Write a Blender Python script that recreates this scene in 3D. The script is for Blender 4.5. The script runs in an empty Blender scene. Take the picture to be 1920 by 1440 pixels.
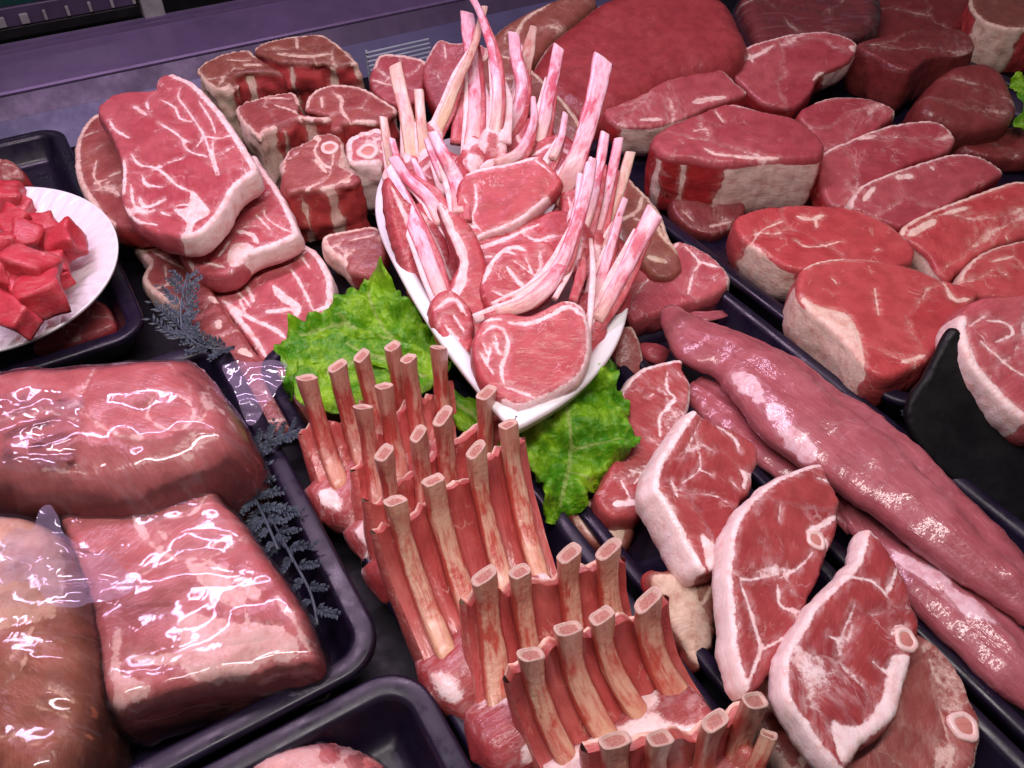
import bpy, math, random
import numpy as np
from mathutils import Vector, noise
from mathutils.geometry import delaunay_2d_cdt

# ------------------------------------------------------------------ camera
CAM_H, PITCH, FPX = 0.46, math.radians(44), 1550.0
scene = bpy.context.scene
cam_data = bpy.data.cameras.new('camera')
cam_data.sensor_fit = 'HORIZONTAL'
cam_data.sensor_width = 36.0
cam_data.lens = 36.0 * FPX / 1920.0
cam_data.clip_start, cam_data.clip_end = 0.01, 50.0
cam = bpy.data.objects.new('camera', cam_data)
scene.collection.objects.link(cam)
cam.location = (0, 0, CAM_H)
cam.rotation_euler = (math.pi / 2 - PITCH, 0, 0)
scene.camera = cam

# ------------------------------------------------------------------ light
world = bpy.data.worlds.new('World')
scene.world = world
world.use_nodes = True
bg = world.node_tree.nodes['Background']
bg.inputs[0].default_value = (0.95, 0.78, 0.86, 1)
bg.inputs[1].default_value = 0.10

CASE = math.radians(30.8)          # the counter runs at this angle to the view
EU = Vector((math.cos(CASE), math.sin(CASE), 0))
EV = Vector((-math.sin(CASE), math.cos(CASE), 0))

def lamp(name, uvz, target_uvz, sx, sy, power, col, spread=math.pi):
    d = bpy.data.lights.new(name, 'AREA')
    d.shape = 'RECTANGLE'; d.size = sx; d.size_y = sy
    d.energy = power; d.color = col; d.spread = spread
    o = bpy.data.objects.new(name, d)
    scene.collection.objects.link(o)
    P = EU * uvz[0] + EV * uvz[1]; P.z = uvz[2]
    T = EU * target_uvz[0] + EV * target_uvz[1]; T.z = target_uvz[2]
    z = (P - T).normalized()
    x = (EU - z * EU.dot(z)).normalized()
    y = z.cross(x)
    from mathutils import Matrix
    o.matrix_world = Matrix((( x.x, y.x, z.x, P.x), (x.y, y.y, z.y, P.y), (x.z, y.z, z.z, P.z), (0, 0, 0, 1)))
    return o

lamp('case_tube_lamp', (0.10, 0.76, 0.82), (0.20, 0.56, 0.05), 0.90, 0.05, 4.3, (1.0, 0.70, 1.0), math.radians(150))
lamp('counter_lamp', (0.10, 0.14, 0.88), (0.24, 0.44, 0.0), 0.85, 0.06, 4.6, (1.0, 0.88, 0.88), math.radians(140))

vs = scene.view_settings
vs.view_transform = 'Standard'; vs.look = 'None'; vs.exposure = 0.10; vs.gamma = 1.0
vs.use_curve_mapping = False
scene.render.engine = 'CYCLES'
scene.cycles.use_denoising = True
scene.cycles.use_adaptive_sampling = True
scene.cycles.adaptive_threshold = 0.03
scene.cycles.max_bounces = 6
scene.cycles.transparent_max_bounces = 12
scene.cycles.caustics_reflective = False
scene.cycles.caustics_refractive = False

# ------------------------------------------------------------------ pixel helpers
_F = Vector((0, math.cos(PITCH), -math.sin(PITCH)))
_U = Vector((0, math.sin(PITCH), math.cos(PITCH)))
_R = Vector((1, 0, 0))
CAMP = Vector((0, 0, CAM_H))

def ray(x, y):
    return _F * FPX + _R * (x - 960) - _U * (y - 720)

def at(x, y, z):
    d = ray(x, y)
    return CAMP + d * ((z - CAM_H) / d.z)

def on_plane(x, y, P0, n):
    d = ray(x, y)
    return CAMP + d * ((P0 - CAMP).dot(n) / d.dot(n))

def m_per_px(P):
    return (P - CAMP).dot(_F) / FPX

def uvw(u, v, z=0.0):
    p = EU * u + EV * v
    p.z = z
    return p

def uv_of(x, y, z):
    p = at(x, y, z)
    return p.dot(EU), p.dot(EV)

rng = random.Random(7)

# ------------------------------------------------------------------ materials
def new_mat(name):
    m = bpy.data.materials.new(name)
    m.use_nodes = True
    nt = m.node_tree
    for n in list(nt.nodes):
        nt.nodes.remove(n)
    out = nt.nodes.new('ShaderNodeOutputMaterial')
    return m, nt, out

class NB:
    """tiny node builder"""
    def __init__(self, nt):
        self.nt = nt
    def n(self, t, **kw):
        nd = self.nt.nodes.new('ShaderNode' + t)
        for k, v in kw.items():
            setattr(nd, k, v)
        return nd
    def lk(self, a, b):
        self.nt.links.new(a, b)
    def setin(self, sock, v):
        if hasattr(v, 'is_linked'):
            self.lk(v, sock)
        else:
            sock.default_value = v
    def math(self, op, a, b=0.0, c=None, clamp=False):
        nd = self.n('Math', operation=op, use_clamp=clamp)
        self.setin(nd.inputs[0], a); self.setin(nd.inputs[1], b)
        if c is not None:
            self.setin(nd.inputs[2], c)
        return nd.outputs[0]
    def ramp(self, v, a, b, lo=0.0, hi=1.0, smooth=True):
        nd = self.n('MapRange', interpolation_type='SMOOTHSTEP' if smooth else 'LINEAR')
        self.setin(nd.inputs[0], v)
        nd.inputs[1].default_value = a; nd.inputs[2].default_value = b
        nd.inputs[3].default_value = lo; nd.inputs[4].default_value = hi
        return nd.outputs[0]
    def noise(self, co, scale, detail=3.0, rough=0.5, dist=0.0):
        nd = self.n('TexNoise')
        self.lk(co, nd.inputs['Vector'])
        nd.inputs['Scale'].default_value = scale
        nd.inputs['Detail'].default_value = detail
        nd.inputs['Roughness'].default_value = rough
        nd.inputs['Distortion'].default_value = dist
        return nd.outputs[0]
    def mix(self, f, a, b, blend='MIX'):
        nd = self.n('Mix', data_type='RGBA', blend_type=blend)
        self.setin(nd.inputs[0], f)
        for s, v in ((nd.inputs[6], a), (nd.inputs[7], b)):
            if hasattr(v, 'is_linked'):
                self.lk(v, s)
            else:
                s.default_value = (v[0], v[1], v[2], 1)
        return nd.outputs[2]
    def attr(self, name, out=2):
        nd = self.n('Attribute', attribute_name=name)
        return nd.outputs[out]
    def scaled(self, co, s):
        nd = self.n('VectorMath', operation='MULTIPLY')
        self.lk(co, nd.inputs[0]); nd.inputs[1].default_value = s
        return nd.outputs[0]
    def bump(self, h, strength, dist, normal=None):
        nd = self.n('Bump')
        nd.inputs['Strength'].default_value = strength
        nd.inputs['Distance'].default_value = dist
        self.lk(h, nd.inputs['Height'])
        if normal is not None:
            self.lk(normal, nd.inputs['Normal'])
        return nd.outputs[0]

def meat_mat(name, lean_a, lean_b, fat_a=(0.82, 0.66, 0.63), fat_b=(0.70, 0.40, 0.36), marble=0.5, wet=0.16, sss=0.12, rough=0.42, veinscale=38, fresh=None, wobamp=3.4, wobscale=230):
    m, nt, out = new_mat(name)
    b = NB(nt)
    co = b.attr('mco', 1)
    fd = b.attr('fatd')
    wob = b.math('MULTIPLY', b.math('SUBTRACT', b.noise(co, wobscale, 4, 0.6), 0.5), wobamp)
    wob2 = b.math('MULTIPLY', b.math('SUBTRACT', b.noise(co, 900, 2, 0.6), 0.5), 1.4)
    fdw = b.math('ADD', b.math('ADD', fd, wob), wob2)
    fat = b.ramp(fdw, -0.70, 0.90, 1.0, 0.0)
    # marbling: thin wandering lines and small flecks
    v1 = b.math('ABSOLUTE', b.math('SUBTRACT', b.noise(co, veinscale, 5, 0.55, 0.8), 0.5))
    line = b.math('MULTIPLY', b.ramp(v1, 0.002, 0.016, 1.0, 0.0), 0.6)
    gate = b.ramp(b.noise(co, 40, 2), 0.52, 0.66)
    fl = b.ramp(b.noise(b.scaled(co, (1, 1.9, 1)), 330, 3, 0.6), 0.66, 0.74)
    gate2 = b.ramp(b.noise(co, 60, 2, 0.5, 0.3), 0.48, 0.66)
    vein = b.math('MULTIPLY', b.math('MAXIMUM', b.math('MULTIPLY', line, gate), b.math('MULTIPLY', b.math('MULTIPLY', fl, gate2), 0.45)), marble)
    # lean colour
    big = b.ramp(b.noise(co, 20, 3, 0.5, 0.6), 0.38, 0.62)
    fco = b.attr('fco', 1); tone = b.attr('tone')
    lean = b.mix(b.math('ADD', b.math('MULTIPLY', big, 0.45), b.math('MULTIPLY', tone, 0.75), clamp=True), lean_a, lean_b)
    fib = b.noise(b.scaled(fco, (0.16, 1.0, 1.0)), 520, 3, 0.65)
    lean = b.mix(b.math('MULTIPLY', b.ramp(fib, 0.42, 0.70), 0.24), lean, (lean_a[0] * 1.5, lean_a[1] * 2.2, lean_a[2] * 2.2))
    dk = b.ramp(b.noise(co, 75, 3, 0.55), 0.60, 0.36)
    lean = b.mix(b.math('MULTIPLY', dk, 0.30), lean, (lean_a[0] * 0.55, lean_a[1] * 0.4, lean_a[2] * 0.4))
    if fresh:
        lean = b.mix(b.attr('fresh'), lean, b.mix(b.math('MULTIPLY', dk, 0.5), fresh, tuple(c * 0.55 for c in fresh)))
    fcol = b.mix(b.ramp(b.noise(co, 110, 5, 0.65), 0.42, 0.70), fat_a, fat_b)
    fcol = b.mix(b.math('MULTIPLY', b.ramp(b.noise(b.scaled(co, (1, 0.35, 1)), 420, 4, 0.6), 0.5, 0.75), 0.45), fcol, (fat_b[0] * 0.92, fat_b[1] * 0.75, fat_b[2] * 0.72))
    smear = b.math('MULTIPLY', b.ramp(fdw, 0.0, 5.0, 1.0, 0.0), b.ramp(b.noise(b.scaled(fco, (0.4, 1, 1)), 210, 3, 0.6), 0.38, 0.74, 0.02, 0.40))
    fm = b.math('MAXIMUM', b.math('MAXIMUM', fat, smear), vein, clamp=True)
    col = b.mix(fm, lean, fcol)
    rg = b.math('ADD', b.ramp(fib, 0.3, 0.7, rough - 0.08, rough + 0.12), b.math('MULTIPLY', fm, 0.08))
    h = b.math('ADD', b.math('MULTIPLY', b.noise(b.scaled(fco, (0.22, 1.0, 1.0)), 480, 2, 0.6), 0.9), b.math('MULTIPLY', b.noise(co, 190, 2, 0.6), 1.2))
    nrm = b.bump(h, 0.40, 0.0010)
    p = b.n('BsdfPrincipled')
    b.lk(col, p.inputs['Base Color']); b.lk(rg, p.inputs['Roughness']); b.lk(nrm, p.inputs['Normal'])
    p.inputs['Subsurface Weight'].default_value = sss
    p.inputs['Subsurface Radius'].default_value = (1.0, 0.35, 0.25)
    p.inputs['Subsurface Scale'].default_value = 0.004
    p.inputs['Coat Weight'].default_value = wet
    p.inputs['Coat Roughness'].default_value = 0.14
    p.inputs['Specular IOR Level'].default_value = 0.32
    b.lk(nrm, p.inputs['Coat Normal'])
    b.lk(p.outputs[0], out.inputs[0])
    return m

M = {}
M['lamb'] = meat_mat('lamb', (0.382, 0.057, 0.071), (0.456, 0.111, 0.118), marble=0.85)
M['lamb_dull'] = meat_mat('lamb_dull', (0.252, 0.048, 0.047), (0.317, 0.082, 0.068), (0.70, 0.52, 0.44), (0.52, 0.28, 0.22), marble=0.35, fresh=(0.430, 0.050, 0.050))
M['brown'] = meat_mat('brown_meat', (0.214, 0.067, 0.047), (0.279, 0.082, 0.058), (0.68, 0.52, 0.40), (0.48, 0.28, 0.20), marble=0.35, fresh=(0.420, 0.050, 0.050))
M['leg'] = meat_mat('leg_steak', (0.307, 0.039, 0.042), (0.382, 0.068, 0.065), (0.86, 0.71, 0.69), (0.76, 0.50, 0.47), marble=0.50, wet=0.3)
M['beef'] = meat_mat('beef', (0.307, 0.040, 0.051), (0.382, 0.080, 0.087), (0.76, 0.56, 0.50), (0.58, 0.33, 0.28), marble=0.40, veinscale=30, fresh=(0.360, 0.024, 0.026))
M['beef_bright'] = meat_mat('beef_bright', (0.391, 0.040, 0.044), (0.466, 0.082, 0.080), (0.76, 0.56, 0.46), (0.62, 0.34, 0.27), marble=0.55)
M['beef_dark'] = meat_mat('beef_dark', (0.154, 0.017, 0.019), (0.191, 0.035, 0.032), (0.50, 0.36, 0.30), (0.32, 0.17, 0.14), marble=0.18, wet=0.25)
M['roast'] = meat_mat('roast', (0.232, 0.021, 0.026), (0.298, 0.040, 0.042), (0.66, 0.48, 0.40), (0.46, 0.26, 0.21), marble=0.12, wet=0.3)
M['fillet'] = meat_mat('fillet', (0.345, 0.082, 0.097), (0.438, 0.149, 0.168), (0.72, 0.50, 0.54), (0.56, 0.28, 0.30), marble=0.30, wet=0.6, rough=0.34, wobamp=7.0, wobscale=120)
M['pork'] = meat_mat('packed_meat', (0.419, 0.082, 0.084), (0.503, 0.144, 0.137), (0.76, 0.46, 0.42), (0.66, 0.32, 0.28), marble=0.30, wet=0.3, wobamp=9.0, wobscale=110)
M['pork_brown'] = meat_mat('packed_brown_meat', (0.279, 0.082, 0.047), (0.354, 0.105, 0.065), (0.62, 0.36, 0.26), (0.50, 0.24, 0.16), marble=0.25, wobamp=9.0, wobscale=110)
M['cube'] = meat_mat('diced_meat', (0.466, 0.029, 0.044), (0.559, 0.076, 0.097), (0.74, 0.34, 0.34), (0.66, 0.22, 0.23), marble=0.7, wet=0.15, sss=0.2, rough=0.42)
M['cutlet'] = meat_mat('cutlet', (0.400, 0.048, 0.058), (0.466, 0.082, 0.090), (0.84, 0.62, 0.62), (0.74, 0.42, 0.42), marble=0.85, veinscale=80)
M['rackmeat'] = meat_mat('rack_meat', (0.419, 0.065, 0.060), (0.512, 0.149, 0.125), (0.80, 0.56, 0.44), (0.68, 0.32, 0.24), marble=0.80, wet=0.40, veinscale=60)

def bone_mat(name, base, red, redamt, gloss=0.32):
    m, nt, out = new_mat(name)
    b = NB(nt)
    co = b.attr('mco', 1)
    st = b.noise(b.scaled(co, (0.16, 1, 1)), 420, 5, 0.65, 0.3)
    blot = b.noise(b.scaled(co, (0.5, 1, 1)), 85, 4, 0.6, 0.5)
    al = b.attr('alt'); ed = b.attr('edge')
    edm = b.math('MULTIPLY', b.ramp(b.math('ADD', ed, b.math('MULTIPLY', b.math('SUBTRACT', b.noise(b.scaled(co, (0.25, 1, 1)), 200, 3), 0.5), 0.7)), 0.70, 1.05), 0.75)
    mid = b.ramp(b.math('ABSOLUTE', b.math('SUBTRACT', al, 0.42)), 0.05, 0.42, 1.35, 0.45)
    rmask = b.math('MULTIPLY', b.math('ADD', edm, b.math('ADD', b.math('MULTIPLY', b.ramp(st, 0.44, 0.68), 0.55), b.math('MULTIPLY', b.ramp(blot, 0.42, 0.66), 0.75))), b.math('MULTIPLY', mid, redamt), clamp=True)
    col = b.mix(rmask, b.mix(b.ramp(al, 0.55, 1.0), base, (base[0] * 1.02, base[1] * 0.98, base[2] * 0.72)), red)
    col = b.mix(b.math('MULTIPLY', b.ramp(b.noise(co, 900, 3), 0.55, 0.75), 0.3), col, (base[0] * 0.7, base[1] * 0.55, base[2] * 0.5))
    p = b.n('BsdfPrincipled')
    b.lk(col, p.inputs['Base Color'])
    p.inputs['Roughness'].default_value = gloss
    p.inputs['Subsurface Weight'].default_value = 0.12
    p.inputs['Subsurface Radius'].default_value = (1, 0.45, 0.35)
    p.inputs['Subsurface Scale'].default_value = 0.003
    p.inputs['Coat Weight'].default_value = 0.3
    p.inputs['Coat Roughness'].default_value = 0.2
    h = b.math('ADD', b.math('MULTIPLY', st, 1.0), b.math('MULTIPLY', b.noise(co, 300, 4), 1.0))
    b.lk(b.bump(h, 0.5, 0.0009), p.inputs['Normal'])
    b.lk(p.outputs[0], out.inputs[0])
    return m
M['bone'] = bone_mat('rib_bone', (0.66, 0.40, 0.28), (0.48, 0.080, 0.055), 0.95)
M['bone_red'] = bone_mat('bloody_rib_bone', (0.58, 0.30, 0.23), (0.40, 0.055, 0.045), 0.95)
M['bone_pink'] = bone_mat('pink_rib_bone', (0.72, 0.48, 0.55), (0.56, 0.10, 0.15), 1.05)
M['bone_cream'] = bone_mat('cream_rib_bone', (0.64, 0.47, 0.38), (0.50, 0.16, 0.13), 0.75)
M['bone_disc'] = bone_mat('sawn_bone', (0.82, 0.60, 0.55), (0.66, 0.28, 0.25), 0.5)

def cut_mat():
    m, nt, out = new_mat('cut_bone_end')
    b = NB(nt)
    co = b.attr('mco', 1); r = b.attr('fatd')
    rr = b.math('ADD', r, b.math('MULTIPLY', b.math('SUBTRACT', b.noise(co, 700, 3), 0.5), 0.30))
    k = b.ramp(rr, 0.52, 0.74)
    spongy = b.ramp(b.noise(co, 1400, 4, 0.7), 0.40, 0.66)
    core = b.mix(spongy, (0.47, 0.16, 0.13), (0.66, 0.36, 0.30))
    col = b.mix(k, core, (0.74, 0.50, 0.42))
    p = b.n('BsdfPrincipled')
    b.lk(col, p.inputs['Base Color']); p.inputs['Roughness'].default_value = 0.45
    b.lk(b.bump(b.math('ADD', spongy, k), 0.6, 0.0009), p.inputs['Normal'])
    b.lk(p.outputs[0], out.inputs[0])
    return m
M['cut'] = cut_mat()
M['marrow'] = bone_mat('marrow', (0.58, 0.24, 0.20), (0.42, 0.09, 0.08), 0.8)

def plain_mat(name, col, rough=0.4, metal=0.0, spec=0.5, bumpscale=0, bumpstr=0.2, var=0.0, dist=0.001, varscale=18, coat=0.0):
    m, nt, out = new_mat(name)
    b = NB(nt)
    tc = b.n('TexCoord').outputs['Object']
    p = b.n('BsdfPrincipled')
    p.inputs['Base Color'].default_value = (*col, 1)
    p.inputs['Metallic'].default_value = metal
    p.inputs['Specular IOR Level'].default_value = spec
    p.inputs['Coat Weight'].default_value = coat
    if var:
        nz = b.noise(tc, varscale, 5, 0.62, 0.3)
        b.lk(b.mix(b.ramp(nz, 0.3, 0.7), tuple(c * (1 - var) for c in col), tuple(min(1, c * (1 + var)) for c in col)), p.inputs['Base Color'])
        b.lk(b.ramp(b.noise(tc, varscale * 3, 5, 0.65), 0.3, 0.7, max(0.04, rough - 0.12), rough + 0.14), p.inputs['Roughness'])
    else:
        p.inputs['Roughness'].default_value = rough
    if bumpscale:
        b.lk(b.bump(b.noise(tc, bumpscale, 4, 0.6), bumpstr, dist), p.inputs['Normal'])
    b.lk(p.outputs[0], out.inputs[0])
    return m
M['tray'] = plain_mat('black_plastic', (0.009, 0.0058, 0.018), 0.34, 0, 0.42, 900, 0.06, 0.30, 0.0003)
M['deck'] = plain_mat('black_deck', (0.006, 0.0055, 0.009), 0.5, 0, 0.25, 300, 0.1, 0.3)
M['steel'] = plain_mat('painted_steel', (0.135, 0.095, 0.190), 0.42, 0.25, 0.5, 60, 0.04, 0.12, 0.001, 9)
M['steel_dark'] = plain_mat('dark_steel', (0.060, 0.042, 0.085), 0.5, 0.2, 0.5, 60, 0.05, 0.2, 0.001, 9)
M['steel_plate'] = plain_mat('lavender_plate', (0.075, 0.070, 0.150), 0.5, 0.1, 0.5, 60, 0.05, 0.15, 0.001, 9)
M['rubber'] = plain_mat('black_rubber', (0.004, 0.004, 0.005), 0.5, 0, 0.25, 200, 0.2, 0.3)
M['porcelain'] = plain_mat('white_porcelain', (0.82, 0.81, 0.83), 0.18, 0, 0.5, 40, 0.05, 0.03, 0.001, 20, 0.4)
M['greenglass'] = plain_mat('green_glass_edge', (0.010, 0.045, 0.038), 0.08, 0, 0.8, 0, 0, 0.3, 0.001, 6)
M['greyplastic'] = plain_mat('grey_plastic', (0.22, 0.22, 0.22), 0.5, 0, 0.5, 0, 0, 0.3)
M['greycard'] = plain_mat('grey_ribbed_plastic', (0.30, 0.36, 0.40), 0.3, 0, 0.6, 0, 0, 0.2)
M['fern'] = plain_mat('dark_plastic_fern', (0.036, 0.050, 0.070), 0.45, 0, 0.5, 500, 0.3, 0.45, 0.001, 60)

def lettuce_mat():
    m, nt, out = new_mat('lettuce')
    b = NB(nt)
    co = b.attr('mco', 1); fd = b.attr('fatd')
    n1 = b.ramp(b.noise(co, 38, 5, 0.6, 0.6), 0.36, 0.66)
    col = b.mix(n1, (0.075, 0.330, 0.008), (0.330, 0.640, 0.020))
    n2 = b.ramp(b.noise(co, 260, 4, 0.65), 0.48, 0.74)
    col = b.mix(b.math('MULTIPLY', n2, 0.55), col, (0.44, 0.68, 0.075))
    vein = b.ramp(b.math('ADD', fd, b.math('MULTIPLY', b.math('SUBTRACT', b.noise(co, 300, 3), 0.5), 1.6)), -0.4, 1.3, 1.0, 0.0)
    col = b.mix(b.math('MULTIPLY', vein, 0.75), col, (0.46, 0.60, 0.16))
    p = b.n('BsdfPrincipled')
    b.lk(col, p.inputs['Base Color']); p.inputs['Roughness'].default_value = 0.33
    vor = b.n('TexVoronoi'); b.lk(co, vor.inputs['Vector']); vor.inputs['Scale'].default_value = 130
    h = b.math('ADD', b.math('MULTIPLY', vor.outputs[0], 1.4), b.noise(co, 420, 4))
    b.lk(b.bump(h, 0.8, 0.0022), p.inputs['Normal'])
    t = b.n('BsdfTranslucent'); b.lk(b.mix(0.5, col, (0.20, 0.50, 0.02)), t.inputs[0])
    mx = b.n('MixShader'); mx.inputs[0].default_value = 0.36
    b.lk(p.outputs[0], mx.inputs[1]); b.lk(t.outputs[0], mx.inputs[2])
    b.lk(mx.outputs[0], out.inputs[0])
    return m
M['lettuce'] = lettuce_mat()

def film_mat(name, haze, wr=1.0, gloss=0.8, dcol=(0.80, 0.76, 0.84)):
    m, nt, out = new_mat(name)
    b = NB(nt)
    co = b.attr('mco', 1)
    w1 = b.noise(b.scaled(co, (0.42, 1.5, 1)), 30, 1, 0.4, 0.9)
    rid = b.math('ABSOLUTE', b.math('SUBTRACT', w1, 0.5))
    rid2 = b.math('ABSOLUTE', b.math('SUBTRACT', b.noise(b.scaled(co, (1.3, 0.5, 1)), 75, 1, 0.4, 0.9), 0.5))
    h = b.math('ADD', b.math('MULTIPLY', rid, 2.4), b.math('MULTIPLY', rid2, 0.6))
    nrm = b.bump(h, 0.55 * wr, 0.004)
    tr = b.n('BsdfTransparent'); tr.inputs[0].default_value = (0.97, 0.96, 0.97, 1)
    gl = b.n('BsdfGlossy'); gl.inputs['Roughness'].default_value = 0.07; b.lk(nrm, gl.inputs['Normal'])
    gl.inputs[0].default_value = (0.95, 0.92, 1.0, 1)
    df = b.n('BsdfDiffuse'); df.inputs[0].default_value = (*dcol, 1); b.lk(nrm, df.inputs['Normal'])
    fr = b.n('Fresnel'); fr.inputs[0].default_value = 1.45; b.lk(nrm, fr.inputs['Normal'])
    m1 = b.n('MixShader')
    b.lk(b.math('MULTIPLY', b.ramp(rid, 0.0, 0.03, 1.0, 0.25 if haze < 0.2 else 0.70), haze), m1.inputs[0])
    b.lk(tr.outputs[0], m1.inputs[1]); b.lk(df.outputs[0], m1.inputs[2])
    m2 = b.n('MixShader'); b.lk(b.math('MULTIPLY', fr.outputs[0], gloss, clamp=True), m2.inputs[0])
    b.lk(m1.outputs[0], m2.inputs[1]); b.lk(gl.outputs[0], m2.inputs[2])
    b.lk(m2.outputs[0], out.inputs[0])
    return m
M['film'] = film_mat('clear_film', 0.05, 0.20, 0.8)
M['film_fold'] = film_mat('folded_film', 0.10, 0.60, 1.8, (0.66, 0.52, 0.80))
M['film_loose'] = film_mat('loose_film', 0.22, 0.55, 1.5, (0.66, 0.52, 0.80))

# ------------------------------------------------------------------ object helpers
COLL = scene.collection

def tag(o, label=None, cat=None, group=None, kind=None):
    if label: o['label'] = label
    if cat: o['category'] = cat
    if group: o['group'] = group
    if kind: o['kind'] = kind
    return o

def empty(name, loc):
    o = bpy.data.objects.new(name, None)
    o.empty_display_size = 0.02
    o.location = loc
    COLL.objects.link(o)
    return o

def mesh_obj(name, verts, faces, mat, parent=None, loc=None, attrs=None, smooth=True, recalc=False):
    """verts in world coordinates; the object sits at loc (or at its parent)"""
    base = Vector(loc) if loc is not None else Vector((0, 0, 0))
    me = bpy.data.meshes.new(name)
    V = np.asarray(verts, dtype=np.float64) - np.array(base)
    me.from_pydata(V.tolist(), [], [tuple(int(i) for i in f) for f in faces])
    if attrs:
        if 'mco' in attrs and 'fco' not in attrs: attrs = dict(attrs, fco=attrs['mco'])
        for k, a in attrs.items():
            a = np.asarray(a, dtype=np.float32)
            if a.ndim == 2:
                at_ = me.attributes.new(k, 'FLOAT_VECTOR', 'POINT'); at_.data.foreach_set('vector', a.ravel())
            else:
                at_ = me.attributes.new(k, 'FLOAT', 'POINT'); at_.data.foreach_set('value', a)
    if smooth:
        me.polygons.foreach_set('use_smooth', [True] * len(me.polygons))
    if recalc:
        import bmesh
        bm = bmesh.new(); bm.from_mesh(me); bmesh.ops.recalc_face_normals(bm, faces=bm.faces); bm.to_mesh(me); bm.free()
    me.materials.append(mat)
    me.update()
    o = bpy.data.objects.new(name, me)
    if parent is not None:
        o.parent = parent
    else:
        o.location = base
    COLL.objects.link(o)
    return o

def child_mesh(name, verts, faces, mat, root, chain, attrs=None, smooth=True, sharp=None, recalc=False):
    """child of root; chain = world position of the root (all parents sit there unrotated)"""
    o = mesh_obj(name, verts, faces, mat, None, chain, attrs, smooth, recalc)
    if sharp: o.data.set_sharp_from_angle(angle=math.radians(sharp))
    o.location = (0, 0, 0)
    o.parent = root
    return o

def catmull(pts, step, closed=True):
    """returns sampled points and, per control point, its sample index"""
    P = [np.array(p, float) for p in pts]
    n = len(P); out = []; starts = []
    segs = n if closed else n - 1
    for i in range(segs):
        p0 = P[(i - 1) % n] if closed or i > 0 else P[0] * 2 - P[1]
        p1 = P[i]; p2 = P[(i + 1) % n]
        p3 = P[(i + 2) % n] if closed or i + 2 < n else P[-1] * 2 - P[-2]
        k = max(2, int(np.linalg.norm(p2 - p1) / step))
        starts.append(len(out))
        for j in range(k):
            t = j / k
            out.append(0.5 * ((2 * p1) + (-p0 + p2) * t + (2 * p0 - 5 * p1 + 4 * p2 - p3) * t * t + (-p0 + 3 * p1 - 3 * p2 + p3) * t ** 3))
    if not closed:
        starts.append(len(out)); out.append(P[-1])
    else:
        starts.append(len(out))
    return np.array(out), starts

def seg_dist(P, L, closed=False):
    A = L; B = np.roll(L, -1, axis=0)
    if not closed:
        A = L[:-1]; B = L[1:]
    if len(A) == 0:
        return np.linalg.norm(P - L[0], axis=1)
    best = np.full(len(P), 1e9)
    for a, b in zip(A, B):
        d = b - a
        dd = max(1e-14, d @ d)
        t = np.clip(((P - a) @ d) / dd, 0, 1)
        q = P - a - t[:, None] * d
        best = np.minimum(best, np.einsum('ij,ij->i', q, q))
    return np.sqrt(best)

def inside(P, L):
    x, y = P[:, 0], P[:, 1]
    r = np.zeros(len(P), bool)
    A = L; B = np.roll(L, -1, axis=0)
    for a, b in zip(A, B):
        c = ((a[1] > y) != (b[1] > y))
        with np.errstate(divide='ignore', invalid='ignore'):
            xx = (b[0] - a[0]) * (y - a[1]) / (b[1] - a[1] + 1e-15) + a[0]
        r ^= c & (x < xx)
    return r

def frame_of(tilt):
    n = Vector((tilt[0], tilt[1], 1)).normalized()
    ex = Vector((1, 0, 0)); ex = (ex - n * ex.dot(n)).normalized()
    ey = n.cross(ex)
    return n, ex, ey

def nz(p, s, seed):
    return noise.noise(Vector((p[0] * s + seed, p[1] * s - seed * 0.7, (p[2] if len(p) > 2 else 0) * s + seed * 1.3)))

_seed = [0.0]
def next_seed():
    _seed[0] += 3.713
    return _seed[0]

def cdt_fill(ol, extra, res, r2):
    """triangulate inside ol with a jittered grid and extra points"""
    lo, hi = ol.min(0), ol.max(0)
    gx = np.arange(lo[0], hi[0], res); gy = np.arange(lo[1], hi[1], res * 0.87)
    G = np.array([(x + (res / 2 if j % 2 else 0), y) for j, y in enumerate(gy) for x in gx])
    if len(G):
        G = G + (r2.random(G.shape) - 0.5) * res * 0.35
        G = G[inside(G, ol)]
    if len(G):
        G = G[seg_dist(G, ol, True) > res * 0.5]
    if len(extra):
        E = np.array(extra)
        E = E[inside(E, ol)]
        if len(E):
            E = E[seg_dist(E, ol, True) > res * 0.25]
        if len(E) and len(G):
            keep = np.ones(len(G), bool)
            for k in range(0, len(E), 64):
                d = np.linalg.norm(G[:, None, :] - E[None, k:k + 64, :], axis=2).min(1)
                keep &= d > res * 0.4
            G = G[keep]
        G = np.vstack([G, E]) if len(G) else E
    n0 = len(ol)
    allp = np.vstack([ol, G]) if len(G) else ol
    vin = [Vector((float(p[0]), float(p[1]))) for p in allp]
    vo, _, fo, ov, _, _ = delaunay_2d_cdt(vin, [], [list(range(n0))], 1, 1e-7)
    idx = {}
    for i, src in enumerate(ov):
        for s in src:
            idx[s] = i
    V = np.array([(v.x, v.y) for v in vo])
    return V, [tuple(f) for f in fo], [idx[i] for i in range(n0)]

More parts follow.
